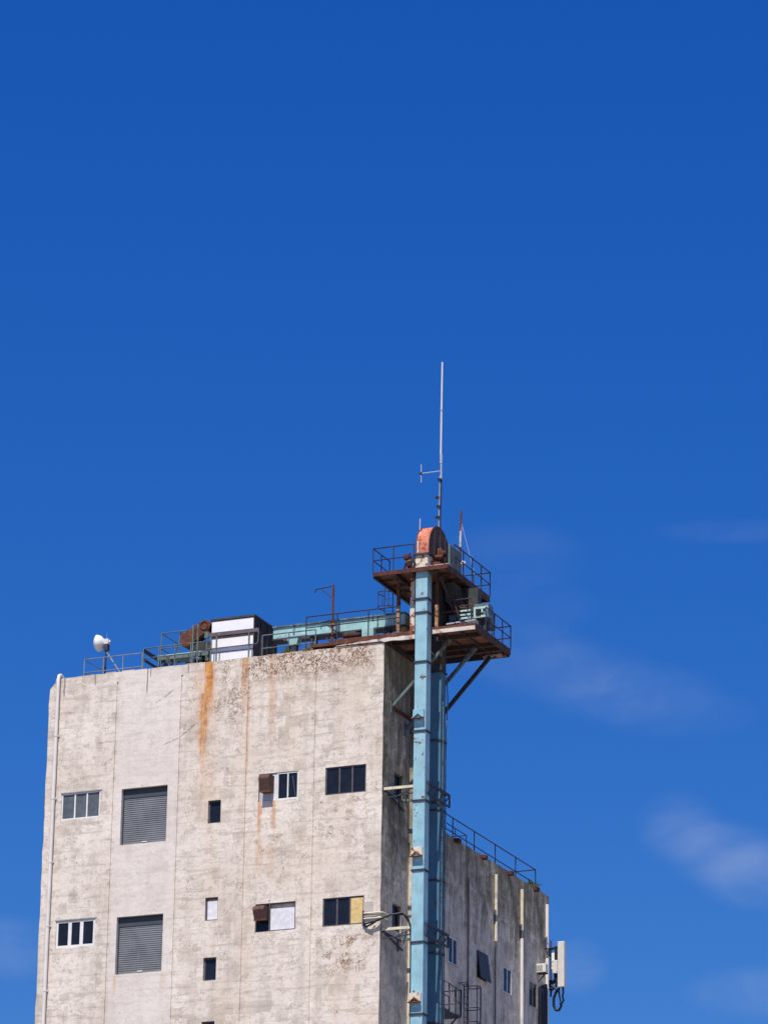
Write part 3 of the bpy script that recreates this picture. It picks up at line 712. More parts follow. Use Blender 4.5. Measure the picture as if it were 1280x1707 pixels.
mo = MB(); mo.lathe((1.44, -.02, 55.50), (0, -1, 0), [(0, .001), (0, .20), (.06, .20), (.07, .07), (.14, .06), (.15, .001)], 16); part(mo, 'hand_wheel', 'flange', EL)
mo = MB(); mo.box(2.24, 2.62, .1, .6, 55.09, 55.42); mo.lathe((2.24, .45, 55.75), (1, 0, 0), [(0, .001), (0, .12), (.35, .12), (.36, .001)], 12); mo.bar((2.3, .1, 55.3), (2.3, 1.0, 55.9), .06); part(mo, 'brake_unit', 'rust', EL)
# green belt guard on the right of the head
mo = MB(); mo.box(2.86, 2.96, .45, 1.75, 55.09, 56.30); gd = part(mo, 'belt_guard', 'guard_green', EL, bevel=.02)
DX0, DX1 = PY(683.5, 1000, .45).x, PY(691, 1000, .45).x
# discharge spout dropping from the head between the platforms
sp = MB(); sp.prism([(2.08, 55.0), (3.0, 55.0), (3.95, 53.05), (3.45, 52.75)], 0, 1.65, 2.12); part(sp, 'discharge_spout', 'blue_dark', EL, bevel=.01)
sp = MB(); sp.box(1.25, 3.05, 2.35, 3.3, 52.3, 54.85); part(sp, 'drive_cover', 'blue_dark', EL, bevel=.02)
sp = MB(); sp.box(DX0, DX1, .45, .65, 52.30, 54.90); part(sp, 'return_duct', 'chipped_white', EL, bevel=.01)

# ---------------------------------------------------------------- platforms
UP_ = thing('upper_platform', (1.4, 2.1, 55), 'rusty upper head platform carrying the orange elevator head', 'platform', None)
UX0, UX1, UY0, UY1 = -.45, 3.23, -.40, 4.68
d = MB(); d.box(UX0 + .02, UX1 - .02, UY0 + .02, UY1 - .02, 54.98, 55.05); part(d, 'deck', 'rust_under', UP_)
d = MB()
d.box(UX0, UX1, UY0 - .03, UY0 + .03, 54.88, 55.07); part(d, 'front_beam', 'rust_dark', UP_)
d = MB(); d.box(2.25, UX1 - .01, UY0 - .034, UY0 + .35, 55.072, 55.10); part(d, 'deck_plate', 'edge_white', UP_)
for x, m in ((UX0, 'dark_steel'), (UX1, 'rust_beam')):
    d = MB(); s_ = 1 if x < 0 else -1
    d.box(x, x + s_ * .03, UY0 + .035, UY1, 54.80, 55.07); d.box(x + s_ * .032, x + s_ * .10, UY0 + .035, UY1, 54.80, 54.83); part(d, 'side_beam', m, UP_)
d = MB(); d.box(UX0 + .035, UX1 - .035, UY1 - .04, UY1, 54.8, 55.07); part(d, 'rear_beam', 'dark_steel', UP_)
for x in (.62, 1.42, 2.42):
    d = MB(); d.box(x, x + .09, UY0 + .035, UY1 - .045, 54.76, 54.975); part(d, 'joist', 'rust_beam', UP_)
for y in (.42, 1.35, 2.2, 3.4):
    d = MB(); d.box(UX0 + .11, .60, y, y + .06, 54.88, 54.975); part(d, 'cross_member', 'rust_beam', UP_); d = MB(); d.box(2.53, UX1 - .11, y, y + .06, 54.88, 54.975); part(d, 'cross_member', 'rust_beam', UP_)
# two front posts, two rear posts, raking braces
for (x, y, m, zs) in ((PY(664, 1030, .5).x, .5, 'rust', 53.6), (PY(728, 1030, .5).x, .5, 'rust', 53.5)):
    d = MB(); d.box(x - .07, x + .07, y - .07, y + .07, zs, 54.78); part(d, 'post', m, UP_)
    d = MB(); d.box(x - .07, x + .07, y - .07, y + .07, 52.28, zs); part(d, 'post_sunlit', 'rust_light', UP_)  # lower half paler: sun below the deck's shadow put into the colour
for (x, y) in ((.67, 3.9), (2.9, 3.9)):
    d = MB(); d.box(x - .07, x + .07, y - .07, y + .07, 52.28, 54.78); part(d, 'post', 'dark_steel', UP_)
d = MB(); d.bar((2.62, .1, 54.7), (3.0, 1.8, 52.6), .07); d.bar((2.62, .15, 54.75), (2.62, 3.8, 52.6), .06); d.bar((.72, .3, 54.4), (.72, 3.7, 52.6), .06); part(d, 'brace', 'rust_beam', UP_)

LP = thing('lower_platform', (2.2, 2.1, 52), 'rusty lower platform bracketed off the tower top below the head platform', 'platform')
LX1, LY1 = 4.42, 4.27
d = MB(); d.box(.02, 1.45, .06, LY1 - .02, 52.16, 52.22); d.box(2.32, LX1 - .02, .06, LY1 - .02, 52.16, 52.22); d.box(1.45, 2.32, 2.2, LY1 - .02, 52.16, 52.22); part(d, 'deck', 'rust_under', LP)
d = MB(); d.box(-3.6, -.02, .02, .5, 52.0, 52.14); part(d, 'roof_runner', 'rust', LP)
d = MB()   # white painted lip, worn, running onto the roof
n = 26
pts = []
for i in range(n + 1):
    x = -2.35 + (1.50 + 2.35) * i / n; pts.append((x, 51.93 + .10 * min(1, max(0, (x + 2.2) / 2.2)) + .012 * math.sin(x * 9)))
poly = pts + [(p[0], max(51.84 + .04 * math.sin(p[0] * 4), 51.84) if p[0] > -.02 else 51.90) for p in reversed(pts)]
d.prism(poly, 1, -.07, -.02); part(d, 'front_lip', 'edge_white', LP)
d = MB(); d.box(-2.4, 1.5, -.015, .05, 52.0, 52.24); part(d, 'front_beam', 'rust', LP)
d = MB(); d.box(2.36, 4.40, -.06, -.02, 51.98, 52.16); part(d, 'front_lip', 'edge_white', LP)
d = MB(); d.box(2.30, LX1, -.015, .05, 51.96, 52.30); part(d, 'front_beam', 'rust', LP)
d = MB(); d.box(-.05, .03, .06, LY1 - .06, 51.80, 52.15); part(d, 'side_beam', 'rust_beam', LP)
d = MB(); d.box(LX1 - .04, LX1, .055, LY1, 52.0, 52.28); d.box(LX1 - .14, LX1 - .042, .055, LY1, 52.0, 52.03); part(d, 'side_beam', 'rust_beam', LP)
d = MB(); d.box(.1, LX1 - .05, LY1 - .05, LY1, 51.90, 52.28); part(d, 'rear_beam', 'dark_steel', LP)
d = MB(); d.box(3.1, LX1 - .15, LY1 - .10, LY1 - .055, 51.92, 52.10); part(d, 'rear_lip', 'chipped_white', LP)
for y in (1.0, 2.6, 3.35):
    d = MB(); d.box(.05, LX1 - .15, y - .05, y + .05, 51.96, 52.155); part(d, 'joist', 'rust_beam', LP)
for x in (.9, 2.7, 3.55):
    d = MB(); d.box(x - .04, x + .04, .06, LY1 - .06, 52.05, 52.158); part(d, 'cross_member', 'rust_beam', LP)
for (y, zf, xt, m, w) in ((1.0, 49.13, 2.80, 'green_rail', .12), (2.6, 48.45, 3.38, 'flange_blue', .16), (4.1, 48.2, 3.5, 'dark_steel', .17)):
    d = MB(); d.angle((0.02, y, zf), (xt, y, 51.97), w, .02, -1); d.bar((0.02, y + w * .2, zf), (xt, y + w * .2, 51.97), w * .5, w * .8)
    st_ = part(d, 'strut', m, LP)
    d = MB(); d.box(.004, .04, y - .22, y + .12, zf - .35, zf + .25); part(d, 'foot_plate', 'green_rail', st_)
d = MB(); d.box(.004, .09, .9, 4.1, 49.06, 49.14); d.box(.004, .02, .9, 4.1, 48.96, 49.05); part(d, 'wall_angle', 'rust', LP)
d = MB(); d.tube([PY(708, 1075, .3), PY(720, 1088, 1.0), PY(727, 1097, 1.0)], .02, 6); part(d, 'tie_rod', 'galv', LP)

# yellow control cabinet, motor housing and louvred box on the lower platform
c = MB(); p = PY(668, 1047, 1.6); q_ = PY(677, 1030, 1.6); c.box(p.x, q_.x, 1.6, 2.0, 52.28, q_.z)
root = thing('control_cabinet', ((p.x + q_.x) / 2, 1.8, 52.28), 'small mustard yellow control cabinet behind the rusty post on the lower platform', 'cabinet')
part(c, 'cabinet_body', 'yellow_box', root, bevel=.02)
c = MB(); c.box(p.x + .04, q_.x - .04, 1.585, 1.6, 52.4, q_.z - .06); part(c, 'cabinet_door', 'yellow_box', root)
c = MB(); c.box(q_.x - .09, q_.x - .06, 1.57, 1.586, 52.7, 52.8); part(c, 'handle', 'dark_steel', root)

hx0, hx1 = PY(789, 1020, 1.4).x, PY(813, 1020, 1.4).x
hz1, hz0 = PY(800, 1011, 1.4).z, PY(800, 1029, 1.4).z
root = thing('drive_housing', ((hx0 + hx1) / 2, 1.7, 52.3), 'mint green drive housing with a dark opening on the right end of the lower platform', 'machine housing')
c = MB(); frame_rect(c, hx0, hx1, hz0, hz1, .10, 1.40, 1.46, 'A'); c.box((hx0 + hx1) / 2 + .02, (hx0 + hx1) / 2 + .10, 1.405, 1.46, hz1 - .28, hz1 - .10)
part(c, 'front_frame', 'mint', root)
c = MB(); c.box(hx0 + .01, hx1 + .0, 1.47, 2.05, hz0, hz1 + .15); part(c, 'casing', 'flange_blue', root, bevel=.02)
c = MB(); c.box(hx0 + .12, (hx0 + hx1) / 2, 1.35, 1.468, hz0 + .12, hz1 - .14); part(c, 'motor_end', 'black_pvc', root)
c = MB(); c.box(hx0 + .2, hx0 + .3, 1.6, 1.7, 52.2, hz0 + .0); c.box(hx1 - .3, hx1 - .2, 1.6, 1.7, 52.2, hz0); part(c, 'stand', 'dark_steel', root)

root = thing('screw_conveyor', (3.2, 1.6, 52.3), 'dark screw conveyor trough with pale blue ribs standing between the two platforms', 'conveyor')
c = MB(); c.box(2.25, 4.25, 1.35 + .75, 2.8, 52.75, 53.5); part(c, 'trough', 'flange_blue', root, bevel=.02)
for i, (ya, yb) in enumerate(((1017.5, 1020.5), (1024, 1026.5), (1029.5, 1033))):
    a = PY(767, (ya + yb) / 2, .9); b_ = PY(787, (ya + yb) / 2 - 2.2, .9); c = MB()
    c.bar(a, b_, .05, .085); part(c, 'rib', 'mint', root)
c = MB(); a = PY(757, 1043.5, .35); b_ = PY(782, 1035, .35)
c.bar(PY(744, 1040.5, .35), PY(757, 1038.5, .35), .05, .06); c.bar(PY(759, 1038, .35), PY(767, 1036.8, .35), .05, .06); c.bar(PY(775, 1036, .35), PY(793, 1033, .35), .05, .06)
part(c, 'cable_tray', 'galv', root)
c = MB()
for a, b_ in (((755, 1001), (785, 997)), ((716, 1024), (767, 1018)), ((785, 997), (785, 1033)), ((741, 975), (752, 1012)), ((752, 988), (764, 1026)), ((764, 1011), (785, 1008)), ((771, 1008), (780, 1018))):
    c.tube([PY(*a, .7), PY(*b_, .7)], .028, 6)
part(c, 'support_frame', 'rust_beam', root)
c = MB(); c.box(2.5, 2.65, 2.2, 2.35, 52.2, 52.76); c.box(3.9, 4.05, 2.2, 2.35, 52.2, 52.76); part(c, 'stand', 'dark_steel', root)
c = MB(); c.lathe((2.75, 1.5, 52.72), (1, 0, 0), [(0, .001), (0, .2), (.5, .2), (.52, .1), (.7, .1), (.7, .001)], 16); c.box(2.8, 3.4, 1.3, 1.7, 52.24, 52.52); part(c, 'motor', 'rust_beam', root)
c = MB(); c.tube([(2.45, 1.2, 54.7), (2.5, 1.2, 53.9), (2.9, 1.2, 53.5), (3.5, 1.25, 53.45)], .05, 8); c.box(3.3, 3.75, 1.9, 2.3, 53.6, 54.6); part(c, 'duct', 'blue_dark', root)
# chevron chute plates seen between the platforms
c = MB(); c.prism([(1.1, 54.7), (1.9, 54.7), (2.9, 53.5), (2.4, 53.2)], 0, 2.5, 2.9); part(c, 'chute', 'blue_dark', root)

# ---------------------------------------------------------------- railings
def railing(name, label, cat, path, h, mids, nposts, m, r=.024, base=None, group=None, posts=None, closed=False, toe=None):
    """path: list of (x, y, z of foot); one mesh per rail line and per post"""
    P = [Vector(p) for p in path]
    root = thing(name, P[0], label, cat, group)
    t = MB(); t.tube([p + Vector((0, 0, h)) for p in P], r, 8); part(t, 'top_rail', m, root)
    for mh in mids:
        t = MB(); t.tube([p + Vector((0, 0, mh)) for p in P], r * .9, 8); part(t, 'mid_rail', m, root)
    for seg, n in zip(zip(P, P[1:]), nposts):
        a, b_ = seg
        for i in range(n + 1):
            if i == 0 and a is not P[0]: continue
            p = a.lerp(b_, i / max(1, n)); t = MB(); t.tube([p, p + Vector((0, 0, h))], r * .95, 8); part(t, 'post', m, root)
    if toe:
        t = MB()
        for a, b_ in zip(P, P[1:]): t.bar(a + Vector((0, 0, .06)), b_ + Vector((0, 0, .06)), .02, toe)
        part(t, 'toe_board', m, root)
    return root
G = 'guard railings of the roof and platforms'
railing('guard_railing', 'guard railing round the left and back of the upper platform beside the orange head', 'railing',
        [(1.55, UY0, 55.07), (UX0, UY0, 55.07), (UX0, 1.5, 55.07)], 1.15, [.58], [2, 2], 'rail_steel', .031, group=G)
railing('guard_railing', 'guard railing along the right edge and back of the upper platform behind the head', 'railing',
        [(UX1, .3, 55.07), (UX1, UY1, 55.07), (1.6, UY1, 55.07)], 1.15, [.58], [4, 2], 'rail_steel', .031, group=G)
railing('guard_railing', 'guard railing round the outer right corner of the lower platform', 'railing',
        [(LX1, 1.2, 52.26), (LX1, LY1, 52.26), (2.6, LY1, 52.26)], 1.12, [.56], [3, 2], 'rail_steel', .031, group=G)
railing('guard_railing', 'dark guard railing on the roof in front of the pale blue conveyor', 'railing',
        [(-4.03, .3, 52.0), (.6, .3, 52.0)], 1.58, [1.05], [3], 'rail_steel', .031, group=G)
railing('guard_railing', 'short greenish guard railing on the roof right of the white box', 'railing',
        [(-6.22, .3, 51.93), (-3.55, .3, 51.93)], 1.0, [.38], [2], 'green_rail', .03, group=G)
railing('guard_railing', 'low grey guard railing at the left end of the tower roof behind the dish', 'railing',
        [(-15.48, 2.6, 51.95), (-15.48, .5, 51.95), (-12.45, .5, 51.95)], .87, [.22], [1, 3], 'dull_steel', .028, group=G)
railing('guard_railing', 'lower front guard railing of the raised roof walkway near the rusty guard', 'railing',
        [(-12.4, 2.2, 52.1), (-12.4, .5, 52.1), (-9.15, .5, 52.1)], .93, [.45], [1, 4], 'green_rail', .03, group=G)
railing('guard_railing', 'higher back guard railing of the raised roof walkway behind the rusty guard', 'railing',
        [(-12.2, 3.6, 52.6), (-12.2, 1.9, 52.6), (-10.3, 1.9, 52.6)], 1.55, [.8], [1, 2], 'green_rail', .03, group=G)
railing('guard_railing', 'long dark guard railing along the edge of the lower rear roof', 'railing',
        [(-.12, 5.9, H2 - .05), (-.12, 19.3, H2 - .05), (-2.2, 19.3, H2 - .05)], 1.0, [.30], [5, 1], 'rail_steel', .03, group=G)
railing('guard_railing', 'inner guard railing round the hatch on the lower rear roof', 'railing',
        [(-2.0, 8.0, H2), (-.9, 8.0, H2), (-.9, 12.2, H2), (-2.0, 12.2, H2)], 1.05, [.5], [1, 3, 1], 'rail_steel', .024, group=G)

# caged ladder up to the upper platform
root = thing('caged_ladder', (.2, 2.6, 52), 'dark caged ladder hanging below the left side of the upper platform', 'ladder')
LY = 2.6
xa, xb = PY(641, 1000, LY).x, PY(655, 1000, LY).x; zb_ = 52.2
c = MB(); c.tube([(xa, LY, zb_), (xa, LY, 56.0)], .024, 6); c.tube([(xb, LY, zb_), (xb, LY, 56.0)], .024, 6); part(c, 'rail', 'rail_steel', root)
z = zb_ + .2; c = MB()
while z < 55: c.tube([(xa, LY, z), (xb, LY, z)], .014, 6); z += .3
part(c, 'rungs', 'rail_steel', root)
xc = (xa + xb) / 2; rr = .36
cage = MB()
for zz in (54.25, 54.95):
    pts = [(xa, LY, zz)] + [(xc + rr * math.cos(t), LY - .38 + .36 * math.sin(t) * -1, zz) for t in [math.pi - i * math.pi / 10 for i in range(11)]] + [(xb, LY, zz)]
    cage.tube(pts, .022, 6)
for t in (math.pi, math.pi * .75, math.pi * .5, math.pi * .25, 0):
    cage.tube([(xc + rr * math.cos(t), LY - .38 - .36 * math.sin(t), 54.25), (xc + rr * math.cos(t), LY - .38 - .36 * math.sin(t), 55.0)], .016, 6)
part(cage, 'cage', 'rail_steel', root)

# ---------------------------------------------------------------- conveyor on the roof
root = thing('roof_conveyor', (-3, 1.7, 51.9), 'long pale blue enclosed conveyor crossing the tower roof towards the legs', 'conveyor')
c = MB(); c.box(-6.25, .35, 1.5, 2.1, 53.10, 53.62); part(c, 'trough', 'pale_blue', root, bevel=.01)
c = MB(); c.box(-6.27, .37, 1.43, 2.17, 53.625, 53.70); part(c, 'cover', 'flange_blue', root)
c = MB(); c.box(-6.27, .37, 1.44, 2.16, 53.03, 53.095); part(c, 'bottom_flange', 'dark_steel', root)
for x in (-5.2, -3.1, -1.0):
    c = MB(); c.box(x - .04, x + .04, 1.485, 1.498, 53.1, 53.62); part(c, 'joint', 'flange_blue', root)
for x in (-5.4, -4.3, -3.3, -1.9, -.6):
    c = MB(); c.box(x - .06, x + .06, 1.5, 1.6, 51.8, 53.03); c.box(x - .05, x + .05, 2.0, 2.1, 51.8, 53.03); part(c, 'leg', 'dark_steel', root)
c = MB(); c.bar((-3.6, 1.55, 52.95), (-3.1, 1.55, 52.3), .07); c.bar((-1.9, 1.55, 52.3), (-1.4, 1.55, 52.98), .06); part(c, 'brace', 'dark_steel', root)
# things on the roof underneath it
root = thing('gear_motor', (-2.0, 1.2, 52), 'dark gear motor sitting under the pale blue roof conveyor', 'motor')
c = MB(); c.lathe((-2.5, 1.1, 52.72), (1, 0, 0), [(0, .001), (0, .16), (.08, .2), (.55, .2), (.6, .12), (.8, .1), (.8, .001)], 16); part(c, 'motor', 'rust_beam', root)
c = MB(); c.box(-2.5, -1.8, .9, 1.3, 51.9, 52.55); part(c, 'plinth', 'dark_steel', root)
root = thing('junction_box', (-1.35, 1.2, 52), 'pale blue square junction box below the right end of the roof conveyor', 'box')
c = MB(); c.box(-1.60, -1.02, 1.05, 1.35, 52.42, 53.0); part(c, 'box_body', 'pale_blue', root, bevel=.02)
c = MB(); c.box(-1.35, -1.27, 1.15, 1.25, 51.85, 52.42); part(c, 'stand', 'dark_steel', root)
root = thing('roof_hopper', (-5.0, 1.2, 52), 'small blue hopper beneath the left end of the roof conveyor', 'hopper')
c = MB(); c.prism([(-5.35, 52.95), (-4.75, 52.95), (-4.85, 52.6), (-5.2, 52.6)], 1, 1.05, 1.45); part(c, 'cone', 'pale_blue', root)
c = MB(); c.box(-5.65, -4.35, 1.0, 1.48, 52.955, 53.02); part(c, 'rim', 'galv', root)
c = MB(); c.box(-5.15, -4.9, 1.1, 1.4, 51.85, 52.6); part(c, 'outlet', 'dark_steel', root)

# lamp post / davit
root = thing('davit_post', (-2.85, .6, 52), 'thin rusty davit post with a short braced arm standing on the tower roof', 'post')
c = MB(); c.tube([(-2.85, .6, 51.9), (-2.85, .6, 55.08)], .055, 10); part(c, 'post', 'rust', root)
c = MB(); c.tube([(-2.85, .6, 55.03), (-3.72, .6, 54.96)], .028, 6); c.tube([(-2.88, .6, 54.45), (-3.45, .6, 54.96)], .026, 6); c.tube([(-3.72, .6, 54.98), (-3.75, .6, 54.80)], .03, 6); part(c, 'arm', 'rail_steel', root)
c = MB(); c.box(-3.0, -2.72, .5, .7, 53.12, 53.3); part(c, 'clamp', 'rust_light', root)

# ---------------------------------------------------------------- white plant box
root = thing('plant_box', (-8.0, 2.0, 51.9), 'white panelled plant box with a dark roof rim standing on the tower roof', 'plant housing')
bx0, bx1, by0, by1 = -9.10, -6.94, .9, 3.45
c = MB(); c.box(bx0, bx1, by0, by1, 51.8, 54.10); part(c, 'housing', 'box_side', root)
for z0, z1 in ((53.36, 54.07), (52.58, 53.2), (51.9, 52.54)):
    c = MB(); c.box(bx0 + .01, bx1 - .03, by0 - .03, by0 - .003, z0, z1); part(c, 'white_panel', 'white_panel', root)
c = MB(); c.box(bx0 - .05, bx1 + .05, by0 - .07, by1 + .05, 54.105, 54.20); part(c, 'roof_rim', 'box_side', root)
c = MB()
for y in (1.6, 2.3, 3.0): c.box(bx1 + .002, bx1 + .03, y, y + .05, 51.9, 54.09)
part(c, 'side_ribs', 'rust_beam', root)
root = thing('barrier_rail', (-8, .45, 51.9), 'thick plum grey barrier rail fixed across the front of the white plant box', 'railing')
a = PY(346, 1059, .45); b_ = PY(432, 1049.5, .45)
c = MB(); c.bar(a, b_, .06, .17); part(c, 'beam', 'plum', root)
c = MB(); c.box(a.x - .12, a.x + .08, .38, .52, a.z - .14, a.z + .16); part(c, 'end_cleat', 'green_rail', root)
c = MB(); c.tube([(a.x, .42, 52.62), (b_.x - .1, .42, 52.62), (b_.x - .02, .42, 52.7), (b_.x, .42, 53.2)], .026, 8); part(c, 'lower_rail', 'green_rail', root)
for px in (352, 361, 415): 
    p = PY(px, 1080, .45); c = MB(); c.box(p.x - .03, p.x + .03, .42, .48, 51.8, 53.2); part(c, 'post', 'green_rail', root)

# ---------------------------------------------------------------- raised walkway with the rusty drive guard
root = thing('roof_walkway', (-11, 1.3, 51.9), 'raised pale blue walkway frame on the left half of the tower roof', 'walkway')
c = MB(); c.box(-11.9, -9.6, 1.0, 2.2, 52.70, 52.78); part(c, 'deck', 'pale_blue', root)
c = MB(); c.box(-11.9, -9.0, .93, .995, 52.52, 52.70); part(c, 'edge_beam', 'green_rail', root)
c = MB(); c.bar((-12.4, .55, 52.92), (-12.4, 3.0, 52.92), .06, .16); c.bar((-12.36, .6, 52.45), (-12.36, 2.6, 52.45), .06, .10); part(c, 'side_beam', 'dark_steel', root)
for x in (-11.6, -11.2, -10.2, -9.7, -9.3):
    c = MB(); c.box(x - .05, x + .05, 1.0, 1.1, 51.8, 52.52); part(c, 'leg', 'dark_steel' if x < -11 else 'green_rail', root)
c = MB(); c.box(-10.6, -9.2, 1.3, 1.5, 51.8, 52.4); c.tube([(-10.1, .9, 52.2), (-9.9, .9, 52.45), (-9.6, .9, 52.3)], .10, 8); part(c, 'pipework', 'flange_blue', root)
for sgn, x in ((0, -9.85), (0, -9.6)):
    c = MB(); c.box(x - .03, x + .03, .45, .5, 51.9, 53.9); part(c, 'stanchion', 'green_rail', root)

root = thing('drive_guard', (-10, 1.2, 52.8), 'rusty brown tilted belt drive guard beside the white plant box', 'machine guard')
A_ = PY(311, 1066, 1.2); B_ = PY(341, 1043, 1.2)
dv = (B_ - A_); ang = math.atan2(dv.z, dv.x); ra, rb_ = .36, .30
pts = [(A_.x + ra * math.cos(ang + math.pi / 2 + i * math.pi / 12), A_.z + ra * math.sin(ang + math.pi / 2 + i * math.pi / 12)) for i in range(13)]
pts += [(B_.x + rb_ * math.cos(ang - math.pi / 2 + i * math.pi / 12), B_.z + rb_ * math.sin(ang - math.pi / 2 + i * math.pi / 12)) for i in range(13)]
c = MB(); c.prism(pts, 1, 1.2, 1.75); gb = part(c, 'guard_body', 'rust', root, bevel=.03)
c = MB(); c.lathe((B_.x, 1.2, B_.z), (0, -1, 0), [(.0, .22), (.03, .22), (.03, .17), (.0, .17)], 18); c.box(B_.x - .5, B_.x - .42, 1.16, 1.198, B_.z - .5, B_.z - .1); part(c, 'hub_ring', 'rust_dark', root)
c = MB(); c.prism([(A_.x - .40, A_.z + .45), (A_.x - .30, A_.z + .12), (A_.x - .1, A_.z + .30)], 1, 1.25, 1.4); part(c, 'bracket', 'dark_steel', root)
c = MB(); c.box(A_.x + .2, B_.x + .3, 1.3, 2.0, 51.9, 53.3); part(c, 'machine_base', 'box_side', root)

# ---------------------------------------------------------------- dish antenna
root = thing('dish_antenna', (-14.6, .8, 51.9), 'white drum shaped microwave dish antenna on a braced pole at the roof left end', 'antenna')
dc = PY(175, 1071, .8)
ax = Vector((-1, -.12, -.06)).normalized()
c = MB(); c.lathe(dc + ax * .0, ax, [(-.02, .001), (.0, .13), (.06, .22), (.14, .33), (.30, .40), (.36, .40), (.37, .37), (.44, .30), (.50, .18), (.52, .001)], 30); part(c, 'dish', 'white', root)
c = MB(); e = dc - ax * .1; c.box(e.x - .1, e.x + .14, e.y - .12, e.y + .12, e.z - .12, e.z + .14); part(c, 'radio_unit', 'antenna', root, bevel=.02)
c = MB(); c.lathe(dc - ax * .16, -ax, [(0, .001), (0, .07), (.12, .07), (.12, .001)], 12); part(c, 'feed_cap', 'white', root)
pbx = PY(176, 1108, .8).x
c = MB(); c.tube([(pbx, .8, 51.7), (pbx + .02, .8, dc.z - .1)], .045, 10); part(c, 'pole', 'rail_steel', root)
c = MB(); c.tube([(pbx + .02, .8, dc.z - .45), (pbx + .98, .6, 51.9)], .04, 8); part(c, 'strut', 'dull_steel', root)
c = MB(); c.box(e.x - .10, e.x + .12, .70, .90, dc.z - .42, dc.z - .12); part(c, 'mount', 'dark_steel', root)
c = MB(); c.tube([(e.x, .8, e.z + .1), (e.x, .8, e.z + .45)], .008, 5); part(c, 'lightning_rod', 'galv', root)

# ---------------------------------------------------------------- masts above the head
MY = 2.6
def mp(px, py): 
    p = PY(px, py, MY); return (p.x, MY, p.z)
root = thing('whip_antenna_mast', (mp(732, 950)[0], MY, 55.07), 'tall white whip antenna on a steel pole rising above the orange elevator head', 'antenna')
c = MB(); c.tube([mp(731.5, 950), mp(733.2, 880), mp(735, 800)], .045, 10); part(c, 'pole', 'rail_steel', root)
c = MB(); c.tube([mp(731.3, 885), mp(733.4, 793)], .035, 8); part(c, 'feed_pole', 'galv', root)
for (x, y) in ((733.5, 800), (729.5, 830), (731.5, 845), (729.5, 863)):
    p = Vector(mp(x, y)); c = MB(); c.box(p.x - .09, p.x + .09, p.y - .1, p.y + .02, p.z - .05, p.z + .05); part(c, 'clamp', 'black_pvc', root)
c = MB(); c.tube([mp(735.2, 800), mp(735.4, 770)], .05, 8); c.tube([mp(735.2, 773), mp(735.2, 757)], .07, 10); part(c, 'antenna_base', 'galv', root)
c = MB(); c.tube([mp(734.6, 760), mp(735.8, 682), mp(737.2, 604)], [.046, .046, .042], 10); part(c, 'whip', 'antenna', root)
c = MB(); c.tube([mp(735.8, 685), mp(735.8, 682)], .062, 10); part(c, 'joint_ring', 'galv', root)
a = mp(736, 785); b_ = mp(702, 789.5)
c = MB(); c.tube([a, b_], .028, 8); c.tube([mp(702, 774.5), mp(702, 804.5)], .028, 8); part(c, 'side_dipole', 'galv', root)
c = MB(); p = Vector(b_); c.box(p.x - .05, p.x + .05, p.y - .05, p.y + .05, p.z - .05, p.z + .05); part(c, 'dipole_hub', 'black_pvc', root)

MY = 3.0
root = thing('short_mast', (mp(767, 960)[0], 3.0, 55.07), 'short rusty and white mast with a stay wire on the upper platform back', 'mast')
c = MB(); c.tube([mp(766.5, 961), mp(767, 912)], .06, 8); c.tube([mp(767.6, 885), mp(768.6, 851)], .05, 8); part(c, 'rusty_pole', 'rust', root)
c = MB(); c.tube([mp(767, 912), mp(767.3, 886)], .05, 8); c.tube([mp(765.5, 955), mp(766.3, 925)], .075, 8); c.tube([mp(768.0, 893), mp(768.3, 856)], .04, 8); part(c, 'white_pole', 'edge_white', root)
for (x, y) in ((764.5, 872.5), (764.5, 890)):
    p = Vector(mp(x, y)); c = MB(); c.tube([p, p + Vector((.1, 0, -.04))], .035, 6); part(c, 'step', 'dark_steel', root)
c = MB(); p = Vector(mp(769.5, 941)); c.lathe(p, (1, -.3, .4), [(0, .001), (.0, .1), (.16, .13), (.18, .001)], 12); part(c, 'beacon', 'white', root)
c = MB(); c.tube([mp(769, 872), mp(791, 958)], .012, 5); part(c, 'stay_wire', 'galv', root)

# ---------------------------------------------------------------- brackets holding the legs
def leg_bracket(z, lab):
    root = thing('leg_bracket', (0, .2, z), lab, 'bracket', 'angle iron brackets tying the legs to the tower')
    c = MB(); c.box(.02, 1.58, .10, .17, z - .06, z + .06); part(c, 'front_arm', 'pipe_cream', root)
    c = MB(); c.box(.02, 1.58, 2.3, 2.37, z - .06, z + .06); part(c, 'rear_arm', 'green_rail', root)
    c = MB(); c.box(.005, .06, .2, 2.29, z - .10, z - .04); part(c, 'wall_chord', 'dark_steel', root)
    c = MB(); c.box(2.21, 2.28, -.12, 2.42, z - .02, z + .10); c.box(2.21, 2.28, -.12, 2.42, z - .52, z - .44)
    for i in range(4):
        y0 = -.08 + i * .62; c.bar((2.245, y0, z - .45), (2.245, y0 + .58, z - .02), .04)
    c.box(2.21, 2.28, -.14, -.08, z - .45, z - .02); c.box(2.21, 2.28, 2.36, 2.42, z - .45, z - .02)
    part(c, 'outer_truss', 'dark_steel', root)
    c = MB(); c.box(1.52, 2.29, 2.12, 2.19, z - .02, z + .08); c.box(1.52, 2.29, 1.40, 1.47, z - .5, z - .42); part(c, 'leg_clamp', 'dark_steel', root)
    c = MB(); c.bar((.05, .14, z - .42), (1.56, .14, z - .30), .05); c.bar((.55, .14, z - .42), (1.5, .14, z - .04), .04); c.bar((.1, .14, z - .08), (.1, 2.3, z - .5), .06); c.bar((1.0, .6, z - .1), (.6, 1.2, z - .42), .04)
    c.bar((.05, 1.9, z - .06), (.05, 1.9, z - .6), .07)
    part(c, 'diagonals', 'dark_steel', root)
leg_bracket(45.06, 'upper cream and black angle bracket tying the legs at the top window row')
